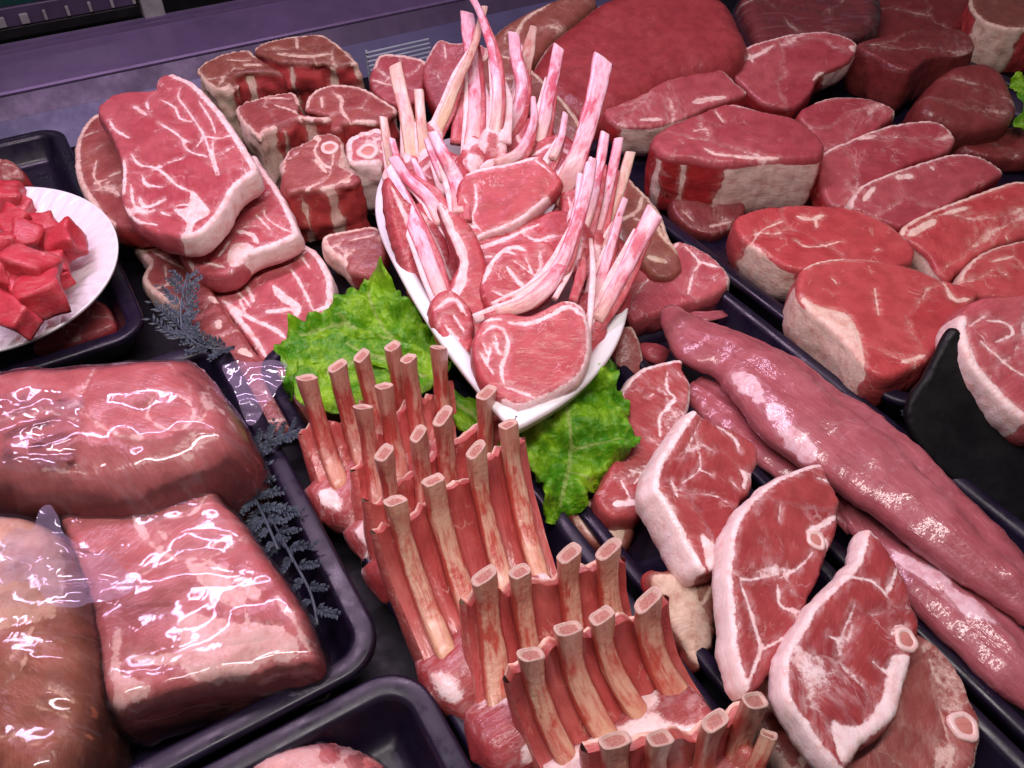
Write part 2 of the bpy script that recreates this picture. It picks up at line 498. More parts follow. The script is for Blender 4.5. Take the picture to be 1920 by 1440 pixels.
def slab_mesh(outline, z, tilt=(0, 0), th=0.025, fat=(), patches=(), rim=(), sidefat=None, res=0.0023, rnd=0.0026, lump=0.0016,
              lumpscale=28, anchor=None, bulge=0.002, grow=1.0, lift=0.0, bottom=True, ext=None, seed=None, wob=0.0007, flare=0.0, open_side=False, wrinkle=0.0, stripes=(), muscles=5, seam=0.0010, siderough=1.0):
    n, ex, ey = frame_of(tilt)
    if seed is None: seed = next_seed()
    r2 = np.random.default_rng(int(seed * 1000))
    if anchor is None:
        anchor = (sum(p[0] for p in outline) / len(outline), sum(p[1] for p in outline) / len(outline))
    P0 = at(anchor[0], anchor[1], z)
    mpp = m_per_px(P0)
    def pl(p):
        w = on_plane(p[0], p[1], P0, n) - P0
        return np.array((w.dot(ex), w.dot(ey)))
    ctrl = np.array([pl(p) for p in outline])
    if grow != 1.0:
        c = ctrl.mean(0)
        ctrl = c + (ctrl - c) * grow
    ol, starts = catmull(ctrl, res * 0.8)
    area = 0.5 * np.sum(ol[:, 0] * np.roll(ol[:, 1], -1) - np.roll(ol[:, 0], -1) * ol[:, 1])
    if wob:
        tang = np.roll(ol, -1, 0) - np.roll(ol, 1, 0)
        nn = np.stack([tang[:, 1], -tang[:, 0]], 1)
        nn /= np.linalg.norm(nn, axis=1)[:, None] + 1e-12
        if area < 0: nn = -nn
        w = np.array([nz((p[0], p[1], 0), 160, seed) + 0.6 * nz((p[0], p[1], 0), 420, seed + 5) for p in ol])
        ol = ol + nn * (w * wob)[:, None]
    strokes = []
    for pts, wpx in fat:
        q = np.array([pl(p) for p in pts])
        if len(q) > 2:
            q, _ = catmull(q, res * 0.7, False)
        elif len(q) == 2:
            k = max(2, int(np.linalg.norm(q[1] - q[0]) / (res * 0.7)))
            q = np.array([q[0] + (q[1] - q[0]) * t for t in np.linspace(0, 1, k)])
        tq = np.linspace(0, 1, len(q))
        wv = wpx * mpp * 0.5 * (0.30 + 0.70 * np.minimum(1, np.sin(np.pi * tq) * 2.2)) * np.array([1 + 0.45 * nz((p[0], p[1], 0), 130, seed + 4) for p in q])
        strokes.append((q, wv))
    pats = [catmull(np.array([pl(p) for p in pp]), res)[0] for pp in patches]
    rims = []
    N = len(ol)
    for i0, i1, wpx in rim:
        a = starts[i0]; b_ = starts[i1] if i1 > i0 else starts[i1] + N
        if i1 == i0: b_ = a + N
        rims.append((np.array([ol[k % N] for k in range(a, b_ + 1)]), wpx * mpp, set(k % N for k in range(a, b_ + 1))))
    extra = [p for q, w in strokes for p in q] + [p for q in pats for p in q]
    V2, F, oidx = cdt_fill(ol, extra, res, r2)
    d_edge = seg_dist(V2, ol, True)
    fd = np.full(len(V2), 0.05)
    for q, w in strokes:
        dq = np.full(len(V2), 1e9)
        for k in range(0, len(q), 48):
            dq = np.minimum(dq, (np.linalg.norm(V2[:, None, :] - q[None, k:k + 48, :], axis=2) - w[None, k:k + 48]).min(1))
        fd = np.minimum(fd, dq)
    for q in pats:
        d = seg_dist(V2, q, True)
        fd = np.minimum(fd, np.where(inside(V2, q), -d, d))
    rd = np.full(len(V2), 0.05)
    for q, w, _ in rims:
        rd = np.minimum(rd, seg_dist(V2, q) - w)
    fd = np.minimum(fd, rd)
    tone = np.full(len(V2), 0.5); fco = np.column_stack([V2 + seed * 0.37, np.zeros(len(V2))])
    if muscles:
        lo, hi = ol.min(0), ol.max(0)
        C = lo + r2.random((muscles, 2)) * (hi - lo)
        wv = np.array([(nz((p[0], p[1], 0), 22, seed + 21), nz((p[0], p[1], 0), 22, seed + 33)) for p in V2]) * 0.016
        wv += np.array([(nz((p[0], p[1], 0), 75, seed + 41), nz((p[0], p[1], 0), 75, seed + 53)) for p in V2]) * 0.004
        D = np.linalg.norm((V2 + wv)[:, None, :] - C[None], axis=2)
        o_ = np.argsort(D, axis=1); f1 = np.take_along_axis(D, o_[:, :1], 1)[:, 0]; f2 = np.take_along_axis(D, o_[:, 1:2], 1)[:, 0] if muscles > 1 else f1 + 1
        tv = r2.random(muscles); tone = tv[o_[:, 0]]
        blend = np.clip((f2 - f1) / 0.004, 0, 1) * 0.5 + 0.5
        if muscles > 1: tone = tone * blend + tv[o_[:, 1]] * (1 - blend)
        an = r2.random(muscles) * math.pi
        ca, sa = np.cos(an)[o_[:, 0]], np.sin(an)[o_[:, 0]]
        fco = np.column_stack([V2[:, 0] * ca + V2[:, 1] * sa + seed, -V2[:, 0] * sa + V2[:, 1] * ca + seed, np.zeros(len(V2))])
        sw = seam * np.array([0.0 + 1.9 * nz((p[0], p[1], 0), 42, seed + 61) for p in V2])
        fd = np.minimum(fd, (f2 - f1) / 2 - np.where(sw > 0, sw, sw * 3))
    # relief
    hgt = np.zeros(len(V2))
    k = d_edge < rnd
    hgt[k] = -(rnd - np.sqrt(np.maximum(0, rnd ** 2 - (rnd - d_edge[k]) ** 2)))
    hgt -= 0.0009 * np.exp(-(fd / 0.0012) ** 2)
    hgt += np.array([lump * nz((p[0], p[1], 0), lumpscale, seed) + 0.35 * lump * nz((p[0], p[1], 0), lumpscale * 3.7, seed + 9) for p in V2])
    if wrinkle:
        hgt += np.array([wrinkle * (0.5 - abs(nz((p[0] + p[1] * 0.6, p[1] * 1.8, 0), 26, seed + 3)) * 2.2) + wrinkle * 0.35 * (0.5 - abs(nz((p[0] * 1.7, p[1] - p[0] * 0.5, 0), 60, seed + 8)) * 2) for p in V2])
    hgt += lift
    W = [P0 + ex * float(p[0]) + ey * float(p[1]) + n * float(h) for p, h in zip(V2, hgt)]
    mco = [(p[0] + seed * 0.37, p[1] + seed * 0.11, 0.0) for p in V2]
    flag = list(rd)
    fdv = list(fd * 1000)
    if area < 0:
        pass
    # make sure faces look along +n
    faces = []
    for f in F:
        a, b_, c = (V2[i] for i in f[:3])
        if (b_[0] - a[0]) * (c[1] - a[1]) - (b_[1] - a[1]) * (c[0] - a[0]) < 0:
            f = tuple(reversed(f))
        faces.append(f)
    ntop = len(faces)
    # side
    dn = Vector(ext) if ext is not None else -n
    lev = max(3, int(th / 0.004))
    prev = list(oidx)
    on = np.roll(ol, -1, 0) - np.roll(ol, 1, 0)
    on = np.stack([on[:, 1], -on[:, 0]], 1); on /= np.linalg.norm(on, axis=1)[:, None] + 1e-12
    if area < 0: on = -on
    sf = np.array([rd[i] for i in oidx]) * 1000
    if sidefat is not None:
        sf = np.full(N, 6.0)
        for i0, i1 in sidefat:
            a = starts[i0]; b_ = starts[i1] if i1 > i0 else starts[i1] + N
            for kk in range(a, b_ + 1): sf[kk % N] = -4.0
        sf = np.convolve(np.concatenate([sf[-6:], sf, sf[:6]]), np.ones(7) / 7, 'same')[6:-6]
    for ip, wm in stripes:
        i0 = int(ip); fr_ = ip - i0
        ce = int(starts[i0] + fr_ * (starts[i0 + 1] - starts[i0]))
        for kk in range(-40, 41):
            q = (ce + kk) % N
            sf[q] = min(sf[q], (float(np.linalg.norm(ol[q] - ol[ce % N])) - wm / 2) * 1000)
    peri = np.concatenate([[0], np.cumsum(np.linalg.norm(np.diff(ol, axis=0), axis=1))])
    base_h = [hgt[i] for i in oidx]
    for l in range(1, lev + 1):
        t = l / lev
        cur = []
        for i in range(N):
            o2 = on[i] * (bulge * math.sin(math.pi * t) + flare * t + siderough * (0.0012 * nz((ol[i][0] * 1.0, ol[i][1], t * th), 90, seed + 2) + (siderough - 1) * 0.0016 * nz((ol[i][0], ol[i][1], t * th), 38, seed + 14)))
            if t > 0.8: o2 = o2 - on[i] * (t - 0.8) * 0.012
            p = P0 + ex * float(ol[i][0] + o2[0]) + ey * float(ol[i][1] + o2[1]) + n * float(base_h[i]) + dn * (th * t)
            cur.append(len(W)); W.append(p)
            mco.append((peri[i] * 0.6 + seed * 0.37, ol[i][1] + seed * 0.11, th * t * 1.0 + 0.02))
            fs = float(sf[i]) + (3.0 * nz((ol[i][0], ol[i][1], t * th), 60, seed + 11) + 2.2 * nz((ol[i][0], ol[i][1], t * th), 170, seed + 12))
            fdv.append(fs); flag.append(float(sf[i]) / 1000)
        for i in range(N):
            j = (i + 1) % N
            q = (prev[i], cur[i], cur[j], prev[j]) if area > 0 else (prev[j], cur[j], cur[i], prev[i])
            faces.append(q)
        prev = cur
    if bottom:
        faces.append(tuple(reversed(prev)) if area > 0 else tuple(prev))
    V = np.array([tuple(w) for w in W])
    base = P0 + dn * th
    fresh = np.concatenate([np.zeros(len(V2)), np.ones(len(V) - len(V2))])
    tone = np.concatenate([tone, np.full(len(V) - len(V2), 0.4)])
    fco = np.vstack([fco, np.array(mco)[len(V2):]])
    return dict(V=V, F=faces, fatd=np.array(fdv), fresh=fresh, tone=tone, fco=fco, flag=np.array(flag), mco=np.array(mco), P0=P0, n=n, ex=ex, ey=ey, base=base, mpp=mpp, pl=pl, seed=seed)

def split_mesh(md, sel):
    used = sorted({i for f in sel for i in f})
    mp = {i: k for k, i in enumerate(used)}
    return md['V'][used], [tuple(mp[i] for i in f) for f in sel], dict(fatd=md['fatd'][used], mco=md['mco'][used], fresh=md['fresh'][used], tone=md['tone'][used], fco=md['fco'][used])

def disc_bone(root, base, md, x, y, rpx, seed):
    """sawn round bone: a ring standing slightly proud with a marrow core inside it"""
    c2 = md['pl']((x, y)); r = rpx * md['mpp']
    n, ex, ey, P0 = md['n'], md['ex'], md['ey'], md['P0']
    K = 22
    rr = [r * (1 + 0.20 * nz((math.cos(6.283 * k / K), math.sin(6.283 * k / K), 0), 1.3, seed)) for k in range(K)]
    rings = [(1.08, -0.004), (1.06, 0.0002), (0.98, 0.0010), (0.66, 0.0010), (0.58, 0.0004), (0.56, -0.003)]
    V = []; fd = []; F = []
    for s, h in rings:
        for k in range(K):
            a = 2 * math.pi * k / K
            V.append(tuple(P0 + ex * float(c2[0] + rr[k] * s * math.cos(a)) + ey * float(c2[1] + rr[k] * s * math.sin(a)) + n * h))
    for l in range(len(rings) - 1):
        for k in range(K):
            k2 = (k + 1) % K
            F.append((l * K + k, l * K + k2, (l + 1) * K + k2, (l + 1) * K + k))
    V = np.array(V)
    bo = child_mesh('bone', V, F, M['bone_disc'], root, base, dict(mco=V + seed))
    V2 = []
    for k in range(K):
        a = 2 * math.pi * k / K
        V2.append(tuple(P0 + ex * float(c2[0] + rr[k] * 0.64 * math.cos(a)) + ey * float(c2[1] + rr[k] * 0.64 * math.sin(a)) + n * 0.0004))
    V2.append(tuple(P0 + ex * float(c2[0]) + ey * float(c2[1]) + n * 0.0014))
    V2 = np.array(V2)
    mo = child_mesh('marrow', V2, [(k, (k + 1) % K, K) for k in range(K)], M['marrow'], bo, base, dict(mco=V2 + seed, fatd=np.full(K + 1, 3.0)))
    return bo

def components(faces, minimum=12):
    par = {}
    def find(a):
        while par[a] != a:
            par[a] = par[par[a]]; a = par[a]
        return a
    for f in faces:
        for i in f: par.setdefault(i, i)
        for i in f[1:]: par[find(i)] = find(f[0])
    groups = {}
    for f in faces: groups.setdefault(find(f[0]), []).append(f)
    return [g for g in groups.values() if len(g) >= minimum], [f for g in groups.values() if len(g) < minimum for f in g]

def slab(name, label, cat, outline, z, mat='lamb', group=None, bones=(), film=None, rimname='fat_rim', **kw):
    md = slab_mesh(outline, z, **kw)
    base = md['base']
    rimfaces = []; body = []
    if kw.get('rim') or kw.get('sidefat'):
        for f in md['F']:
            if len(f) < 6 and sum(md['flag'][i] for i in f) / len(f) < 0:
                rimfaces.append(f)
            else:
                body.append(f)
    rims_, rest_ = components(rimfaces)
    body += rest_
    if not rims_ and not bones and film is None:
        o = mesh_obj(name, md['V'], md['F'], M[mat], None, base, dict(fatd=md['fatd'], mco=md['mco'], fresh=md['fresh'], tone=md['tone'], fco=md['fco']))
        tag(o, label, cat, group)
        return o, md
    root = empty(name, base)
    tag(root, label, cat, group)
    if rims_:
        v, f, a = split_mesh(md, body); child_mesh('lean', v, f, M[mat], root, base, a)
        for g in rims_:
            v, f, a = split_mesh(md, g); child_mesh(rimname, v, f, M[mat], root, base, a)
    else:
        child_mesh('lean', md['V'], md['F'], M[mat], root, base, dict(fatd=md['fatd'], mco=md['mco'], fresh=md['fresh'], tone=md['tone'], fco=md['fco']))
    for k, (x, y, r) in enumerate(bones):
        disc_bone(root, base, md, x, y, r, md['seed'] + k)
    if film:
        fk = {k: v for k, v in kw.items() if k in ('tilt', 'th', 'rnd', 'lump', 'lumpscale', 'anchor', 'ext')}
        fk['rnd'] = kw.get('rnd', 0.006) * 1.05
        fm = slab_mesh(outline, z, grow=1.025, lift=0.0022, bottom=False, seed=md['seed'], res=0.004, wrinkle=film, wob=0.001, bulge=0.003, **fk)
        child_mesh('film_wrap', fm['V'], fm['F'], M['film'], root, base, dict(fatd=fm['fatd'], mco=fm['mco']))
    return root, md

def sheet(name, outline, z, tilt, mat, root=None, base=None, amp=0.004, sc=60, res=0.003, ridge=True, label=None, cat=None, group=None, anchor=None, veins=(), edge_amp=0.0, jag=0.0, dome=0.0, thick=0.0006, wob=0.0008):
    """a thin crumpled sheet (film or leaf) with real relief"""
    seed = next_seed()
    n, ex, ey = frame_of(tilt)
    if anchor is None:
        anchor = (sum(p[0] for p in outline) / len(outline), sum(p[1] for p in outline) / len(outline))
    P0 = at(anchor[0], anchor[1], z); mpp = m_per_px(P0)
    def pl(p):
        w = on_plane(p[0], p[1], P0, n) - P0
        return np.array((w.dot(ex), w.dot(ey)))
    ol, _ = catmull(np.array([pl(p) for p in outline]), res * 0.7)
    tang = np.roll(ol, -1, 0) - np.roll(ol, 1, 0)
    nn = np.stack([tang[:, 1], -tang[:, 0]], 1); nn /= np.linalg.norm(nn, axis=1)[:, None] + 1e-12
    if jag:
        w = np.array([nz((p[0], p[1], 0), 110, seed) + 0.8 * nz((p[0], p[1], 0), 300, seed + 5) for p in ol])
        ol = ol + nn * (w * jag)[:, None]
    st = []
    for pts, wpx in veins:
        q, _ = catmull(np.array([pl(p) for p in pts]), res * 0.7, False)
        st.append((q, wpx * mpp * 0.5))
    V2, F, oidx = cdt_fill(ol, [p for q, w in st for p in q], res, np.random.default_rng(int(seed * 1000)))
    fd = np.full(len(V2), 0.05)
    for q, w in st: fd = np.minimum(fd, seg_dist(V2, q) - w)
    de = seg_dist(V2, ol, True)
    h = np.zeros(len(V2))
    for i, p in enumerate(V2):
        if ridge:
            a = 0.5 - 2.0 * abs(nz((p[0], p[1] * 1.5, 0), sc, seed)) + 0.22 * (0.5 - 2 * abs(nz((p[0] * 1.6, p[1], 0), sc * 2.3, seed + 4)))
        else:
            a = nz((p[0], p[1], 0), sc, seed) + 0.5 * nz((p[0], p[1], 0), sc * 2.6, seed + 4) + 0.22 * nz((p[0], p[1], 0), sc * 6, seed + 7)
        h[i] = amp * a
        if edge_amp:
            h[i] += edge_amp * math.exp(-de[i] / 0.010) * (nz((p[0], p[1], 0), 75, seed + 2) * 1.4 + 0.3)
    if dome:
        mxd = de.max()
        h += dome * (de / mxd)
    h -= 0.0012 * np.exp(-(fd / 0.0016) ** 2)
    V = np.array([tuple(P0 + ex * float(p[0]) + ey * float(p[1]) + n * float(q)) for p, q in zip(V2, h)])
    mco = np.column_stack([V2 + seed * 0.31, np.zeros(len(V2))])
    if root is None:
        o = mesh_obj(name, V, F, M[mat], None, P0, dict(mco=mco, fatd=fd * 1000))
        tag(o, label, cat, group)
    else:
        o = child_mesh(name, V, F, M[mat], root, base, dict(mco=mco, fatd=fd * 1000))
    if thick and not mat.startswith('film'):
        s = o.modifiers.new('thickness', 'SOLIDIFY'); s.thickness = thick; s.offset = -1
    return o

def sweep(path, widths, thick, K=16, wide=None, seed=0.0, wobble=0.07, step=0.004, boxy=0.6):
    """flat-oval bar along a world path; returns V,F,mco and the two end rings"""
    P, starts = catmull([tuple(p) for p in path], step, False)
    n = len(P)
    tt = np.interp(np.arange(n), starts, np.arange(len(path)))
    W = np.interp(tt, np.arange(len(path)), widths)
    T = np.interp(tt, np.arange(len(path)), thick if hasattr(thick, '__len__') else [thick] * len(path))
    V = []; F = []; mco = []; s = 0.0
    for i in range(n):
        a = Vector(P[min(i + 1, n - 1)]) - Vector(P[max(i - 1, 0)])
        a.normalize()
        if i: s += float(np.linalg.norm(P[i] - P[i - 1]))
        if wide is None:
            x = a.cross(Vector(P[i]) - CAMP).normalized()
        else:
            x = (wide - a * wide.dot(a)).normalized()
        y = a.cross(x).normalized()
        for k in range(K):
            th = 2 * math.pi * k / K
            cx, cy = math.cos(th), math.sin(th)
            # squarish oval
            cx = math.copysign(abs(cx) ** boxy, cx); cy = math.copysign(abs(cy) ** boxy, cy)
            g = 1 + wobble * 2 * nz((P[i][0] + cx * 0.01, P[i][1] + cy * 0.01, P[i][2]), 55, seed)
            p = Vector(P[i]) + x * (cx * W[i] * 0.5 * g) + y * (cy * T[i] * 0.5 * g)
            V.append(tuple(p)); mco.append((s + seed, cx * W[i] * 0.5 + seed, cy * T[i] * 0.5))
    for i in range(n - 1):
        for k in range(K):
            k2 = (k + 1) % K
            F.append((i * K + k, i * K + k2, (i + 1) * K + k2, (i + 1) * K + k))
    edge = np.array([abs(math.cos(2 * math.pi * k / K)) for i in range(n) for k in range(K)])
    alt = np.repeat(np.linspace(0, 1, n), K)
    return np.array(V), F, np.array(mco), K, n, edge, alt

def cap_mesh(ring, dirv, seed, depth=0.0008):
    """cut end: pale rim round a recessed spongy core"""
    R = np.array(ring); c = R.mean(0); d = np.array(dirv)
    K = len(R)
    V = []; rad = []
    for s, h in ((1.0, 0.0), (0.95, 0.0006), (0.80, 0.0004), (0.70, -depth), (0.30, -depth * 0.6)):
        for k in range(K):
            V.append(c + (R[k] - c) * s + d * h); rad.append(s)
    V.append(c - d * depth * 0.5); rad.append(0.0)
    F = []
    for l in range(4):
        for k in range(K):
            k2 = (k + 1) % K
            F.append((l * K + k, l * K + k2, (l + 1) * K + k2, (l + 1) * K + k))
    for k in range(K):
        F.append((4 * K + k, 4 * K + (k + 1) % K, 5 * K))
    V = np.array(V)
    return V, F, dict(mco=V + seed, fatd=np.array(rad))

def bar(name, path, widths, thick, mat, root, base, cut=True, wide=None, fatd=None, step=0.004):
    seed = next_seed()
    V, F, mco, K, n, edge, alt = sweep(path, widths, thick, wide=wide, seed=seed, step=step)
    F = list(F)
    F.append(tuple(reversed(range((n - 1) * K, n * K))) if False else tuple(range((n - 1) * K, n * K)))
    if not cut:
        F.append(tuple(reversed(range(K))))
    if cut:
        rq = random.Random(int(seed * 911)); d0 = np.array(path[0], float) - np.array(path[1], float); d0 /= np.linalg.norm(d0)
        c0 = V[:K].mean(0); sl = rq.uniform(-0.55, 0.55); sx_ = V[0] - c0; sx_ = sx_ / np.linalg.norm(sx_)
        for k in range(K):
            V[k] = V[k] + d0 * (sl * float((V[k] - c0) @ sx_) + 0.0004 * rq.uniform(-1, 1))
    at_ = dict(mco=mco, fatd=np.full(len(V), 5.0 if fatd is None else fatd), edge=edge, alt=alt)
    o = child_mesh(name, V, F, M[mat], root, base, at_)
    if cut:
        d = np.array(path[0], float) - np.array(path[1], float); d /= np.linalg.norm(d)
        cv, cf, ca = cap_mesh(V[:K], d, seed)
        child_mesh('cut_end', cv, cf, M['cut'], o, base, ca)
    return o

def muscle(name, label, cat, path_px, mat, group=None, fat=(), flat=0.52, K=34, seed=None, lump=0.0022, root=None):
    """long rounded muscle: path of (px, py, half width px, z of the centre line)"""
    seed = seed or next_seed()
    W = [at(x, y, z) for x, y, r, z in path_px]
    R = [r * 1.14 * m_per_px(w) for w, (x, y, r, z) in zip(W, path_px)]
    P, starts = catmull([tuple(w) for w in W], 0.0045, False)
    n = len(P); tt = np.interp(np.arange(n), starts, np.arange(len(W)))
    rr = np.interp(tt, np.arange(len(W)), R)
    rr = np.convolve(np.concatenate([[rr[0]] * 3, rr, [rr[-1]] * 3]), np.ones(5) / 5, 'same')[3:-3]
    V = []; F = []; mco = []; s = 0
    pxs = []
    for i in range(n):
        a = (Vector(P[min(i + 1, n - 1)]) - Vector(P[max(i - 1, 0)])).normalized()
        if i: s += float(np.linalg.norm(P[i] - P[i - 1]))
        x = a.cross(Vector((0, 0, 1))).normalized()
        y = x.cross(a).normalized()
        for k in range(K):
            th = 2 * math.pi * k / K
            c, d = math.cos(th), math.sin(th)
            g = rr[i]
            p = Vector(P[i]) + x * (c * g) + y * (d * g * flat)
            dirn = (x * c + y * d)
            cr = th - (2.05 + 0.35 * math.sin(i * 0.05 + seed))
            p = p - dirn * (rr[i] * 0.16 * math.exp(-(cr / 0.16) ** 2)) - dirn * (rr[i] * 0.07 * math.exp(-((th - 1.0 - 0.3 * math.sin(i * 0.08)) / 0.10) ** 2))
            hh = lump * 1.2 * nz(p, 40, seed) + lump * 0.6 * nz((p.x + p.y, (p.y - p.x) * 2.2, p.z), 60, seed + 3) + lump * 2.2 * nz(p, 16, seed + 6)
            p = p + dirn * hh
            V.append(tuple(p)); mco.append((s + seed, c * g + seed, d * g * flat))
    for i in range(n - 1):
        for k in range(K):
            k2 = (k + 1) % K
            F.append((i * K + k, i * K + k2, (i + 1) * K + k2, (i + 1) * K + k))
    F.append(tuple(reversed(range(K)))); F.append(tuple(range((n - 1) * K, n * K)))
    V = np.array(V)
    fd = np.full(len(V), 0.05)
    for pts, wpx, zf in fat:
        q = np.array([tuple(at(px, py, zf)) for px, py in pts])
        m_ = m_per_px(Vector(q[0]))
        for a, b_ in zip(q[:-1], q[1:]):
            d = b_ - a; t = np.clip(((V - a) @ d) / (d @ d), 0, 1)
            # distance measured across the view so that the film follows the muscle
            diff = V - a - t[:, None] * d
            wob_ = np.array([1 + 0.9 * nz((v[0], v[1], 0), 55, seed) + 0.5 * nz((v[0], v[1], 0), 160, seed + 2) for v in V])
            fd = np.minimum(fd, np.linalg.norm(diff, axis=1) - wpx * m_ * 0.5 * wob_)
    base = Vector((float(P[n // 2][0]), float(P[n // 2][1]), float(V[:, 2].min())))
    o = mesh_obj(name, V, F, M[mat], None, base, dict(mco=np.array(mco), fatd=fd * 1000))
    tag(o, label, cat, group)
    return o

# ================================================================== THE SETTING
def prism_strip(name, profile, u0, u1, mat, kind='structure', thick=0.004):
    """sheet-metal strip running along the counter: profile is a list of (v, z)"""
    V = []; F = []
    pr = list(profile)
    back = []
    for i, (v, z) in enumerate(pr):
        a = np.array(pr[max(i - 1, 0)]); b_ = np.array(pr[min(i + 1, len(pr) - 1)])
        d = b_ - a; d = d / (np.linalg.norm(d) + 1e-9)
        back.append((v + d[1] * thick, z - d[0] * thick))
    ring = pr + back[::-1]
    for u in (u0, u1):
        for v, z in ring: V.append(tuple(uvw(u, v, z)))
    n = len(ring)
    for i in range(n):
        j = (i + 1) % n
        F.append((i, j, n + j, n + i))
    F.append(tuple(reversed(range(n)))); F.append(tuple(range(n, 2 * n)))
    o = mesh_obj(name, V, F, M[mat], None, uvw((u0 + u1) / 2, pr[0][0], pr[0][1]), None, False)
    tag(o, kind=kind)
    return o

dk = mesh_obj('deck', [tuple(uvw(u, v, -0.004 + dz)) for dz in (0, -0.02) for u, v in ((-1.2, -0.7), (2.2, -0.7), (2.2, 1.02), (-1.2, 1.02))],
              [(0, 1, 2, 3), (7, 6, 5, 4), (0, 4, 5, 1), (1, 5, 6, 2), (2, 6, 7, 3), (3, 7, 4, 0)], M['deck'], None, (0, 0.5, -0.004), None, False)
tag(dk, kind='structure')
prism_strip('case_back_plate', [(1.006, -0.003), (1.038, 0.029)], -0.9, 2.0, 'steel_plate')
prism_strip('case_back_band', [(1.0395, 0.0285), (1.0605, 0.0485)], -0.9, 2.0, 'steel_dark')
prism_strip('case_back_ledge', [(1.058, 0.0475), (1.0575, 0.0495), (1.060, 0.0515), (1.064, 0.0518), (1.146, 0.0600)], -0.9, 2.0, 'steel')
prism_strip('glass_track', [(1.148, 0.0590), (1.1482, 0.0635), (1.153, 0.0635), (1.1532, 0.0595), (1.160, 0.0595), (1.1602, 0.0640), (1.168, 0.0645)], -0.9, 2.0, 'steel')
prism_strip('case_back_wall', [(1.30, 0.02), (1.301, 0.60)], -0.9, 2.2, 'rubber')
def box_uv(name, u0, u1, v0, v1, z0, z1, mat, lab=None, cat=None, kind=None, parent=None, base=None):
    V = [tuple(uvw(u, v, z)) for z in (z0, z1) for u, v in ((u0, v0), (u1, v0), (u1, v1), (u0, v1))]
    F = [(3, 2, 1, 0), (4, 5, 6, 7), (0, 1, 5, 4), (1, 2, 6, 5), (2, 3, 7, 6), (3, 0, 4, 7)]
    if parent is None:
        o = mesh_obj(name, V, F, M[mat], None, uvw((u0 + u1) / 2, (v0 + v1) / 2, z0), None, False)
        tag(o, lab, cat, None, kind)
    else:
        o = child_mesh(name, V, F, M[mat], parent, base, None, False)
    bv = o.modifiers.new('soft_edge', 'BEVEL'); bv.width = 0.0012; bv.segments = 2
    return o
# rear sliding glass with its seal, rollers and post
gb = uvw(0.0, 1.185, 0.066)
gr = empty('sliding_glass_panel', gb)
tag(gr, 'green tinted sliding glass panel behind the purple steel ledge', 'glass panel')
box_uv('seal', -0.9, 0.150, 1.176, 1.196, 0.066, 0.078, 'rubber', parent=gr, base=gb)
box_uv('glass', -0.9, 0.148, 1.182, 1.190, 0.100, 0.40, 'greenglass', parent=gr, base=gb)
box_uv('glass_edge_trim', -0.9, 0.149, 1.178, 1.194, 0.078, 0.100, 'steel_dark', parent=gr, base=gb)
for k in range(7):
    uu = -0.012 + k * 0.026
    box_uv('track_clip', uu, uu + 0.004 + (0.006 if k < 2 else 0), 1.1735, 1.1775, 0.080, 0.092, 'greyplastic', parent=gr, base=gb)
box_uv('glass_post', 0.152, 0.178, 1.165, 1.20, 0.062, 0.5, 'greyplastic', 'grey post at the end of the green glass panel', 'post')

# ------------------------------------------------------------------ trays
def round_rect(u0, u1, v0, v1, r, n=8):
    pts = []
    for cu, cv, a0 in ((u1 - r, v0 + r, -90), (u1 - r, v1 - r, 0), (u0 + r, v1 - r, 90), (u0 + r, v0 + r, 180)):
        for k in range(n + 1):
            a = math.radians(a0 + 90 * k / n)
            pts.append((cu + r * math.cos(a), cv + r * math.sin(a)))
    return pts

def tray(label, u0, u1, v0, v1, zr=0.034, zf=0.002, fl=0.013, r=0.028, group='black plastic display trays'):
    base = uvw((u0 + u1) / 2, (v0 + v1) / 2, zf - 0.002)
    root = empty('display_tray', base)
    tag(root, label, 'tray', group)
    def rings(spec):
        V = []; F = []
        n = None
        for ins, z in spec:
            ring = round_rect(u0 + ins, u1 - ins, v0 + ins, v1 - ins, max(0.004, r - ins))
            n = len(ring)
            V += [tuple(uvw(u, v, z)) for u, v in ring]
        for l in range(len(spec) - 1):
            for k in range(n):
                k2 = (k + 1) % n
                F.append((l * n + k, l * n + k2, (l + 1) * n + k2, (l + 1) * n + k))
        return V, F, n
    V, F, n = rings([(0.0012, zr - 0.0065), (0.0, zr - 0.006), (0.0, zr - 0.0022), (0.0010, zr - 0.0006), (0.0025, zr), (fl - 0.002, zr - 0.0004), (fl, zr - 0.0014), (fl + 0.0012, zr - 0.004)])
    child_mesh('rim', V, F, M['tray'], root, base)
    V, F, n = rings([(fl + 0.0010, zr - 0.0036), (fl + 0.003, zr - 0.010), (fl + 0.008, zf + 0.006), (fl + 0.011, zf + 0.0015), (fl + 0.016, zf)])
    F.append(tuple(range(len(V) - n, len(V))))
    V2, F2, n2 = rings([(0.0055, zr - 0.0064), (0.008, zr - 0.012), (fl + 0.004, zf - 0.0015)])
    off = len(V)
    child_mesh('basin', V + V2, F + [tuple(i + off for i in f) for f in F2], M['tray'], root, base)
    return root

tray('black tray holding the film wrapped joints on the left', -0.42, 0.058, 0.227, 0.545, 0.035)
tray('black tray at the bottom edge with one small wrapped joint', -0.30, 0.068, -0.16, 0.2235, 0.031)
tray('black tray under the white plate of diced meat', -0.40, 0.010, 0.585, 0.995, 0.030)
tray('black tray under the rows of lamb racks', 0.071, 0.199, -0.10, 0.52, 0.026, fl=0.010)
tray('black tray under the round bone leg steaks', 0.206, 0.318, -0.16, 0.50, 0.026, fl=0.009)
tray('black tray under the long glossy tenderloins', 0.325, 0.449, -0.16, 0.42, 0.026, fl=0.009)
tray('black tray under the thick beef steaks on the right', 0.456, 1.02, 0.208, 0.66, 0.032)

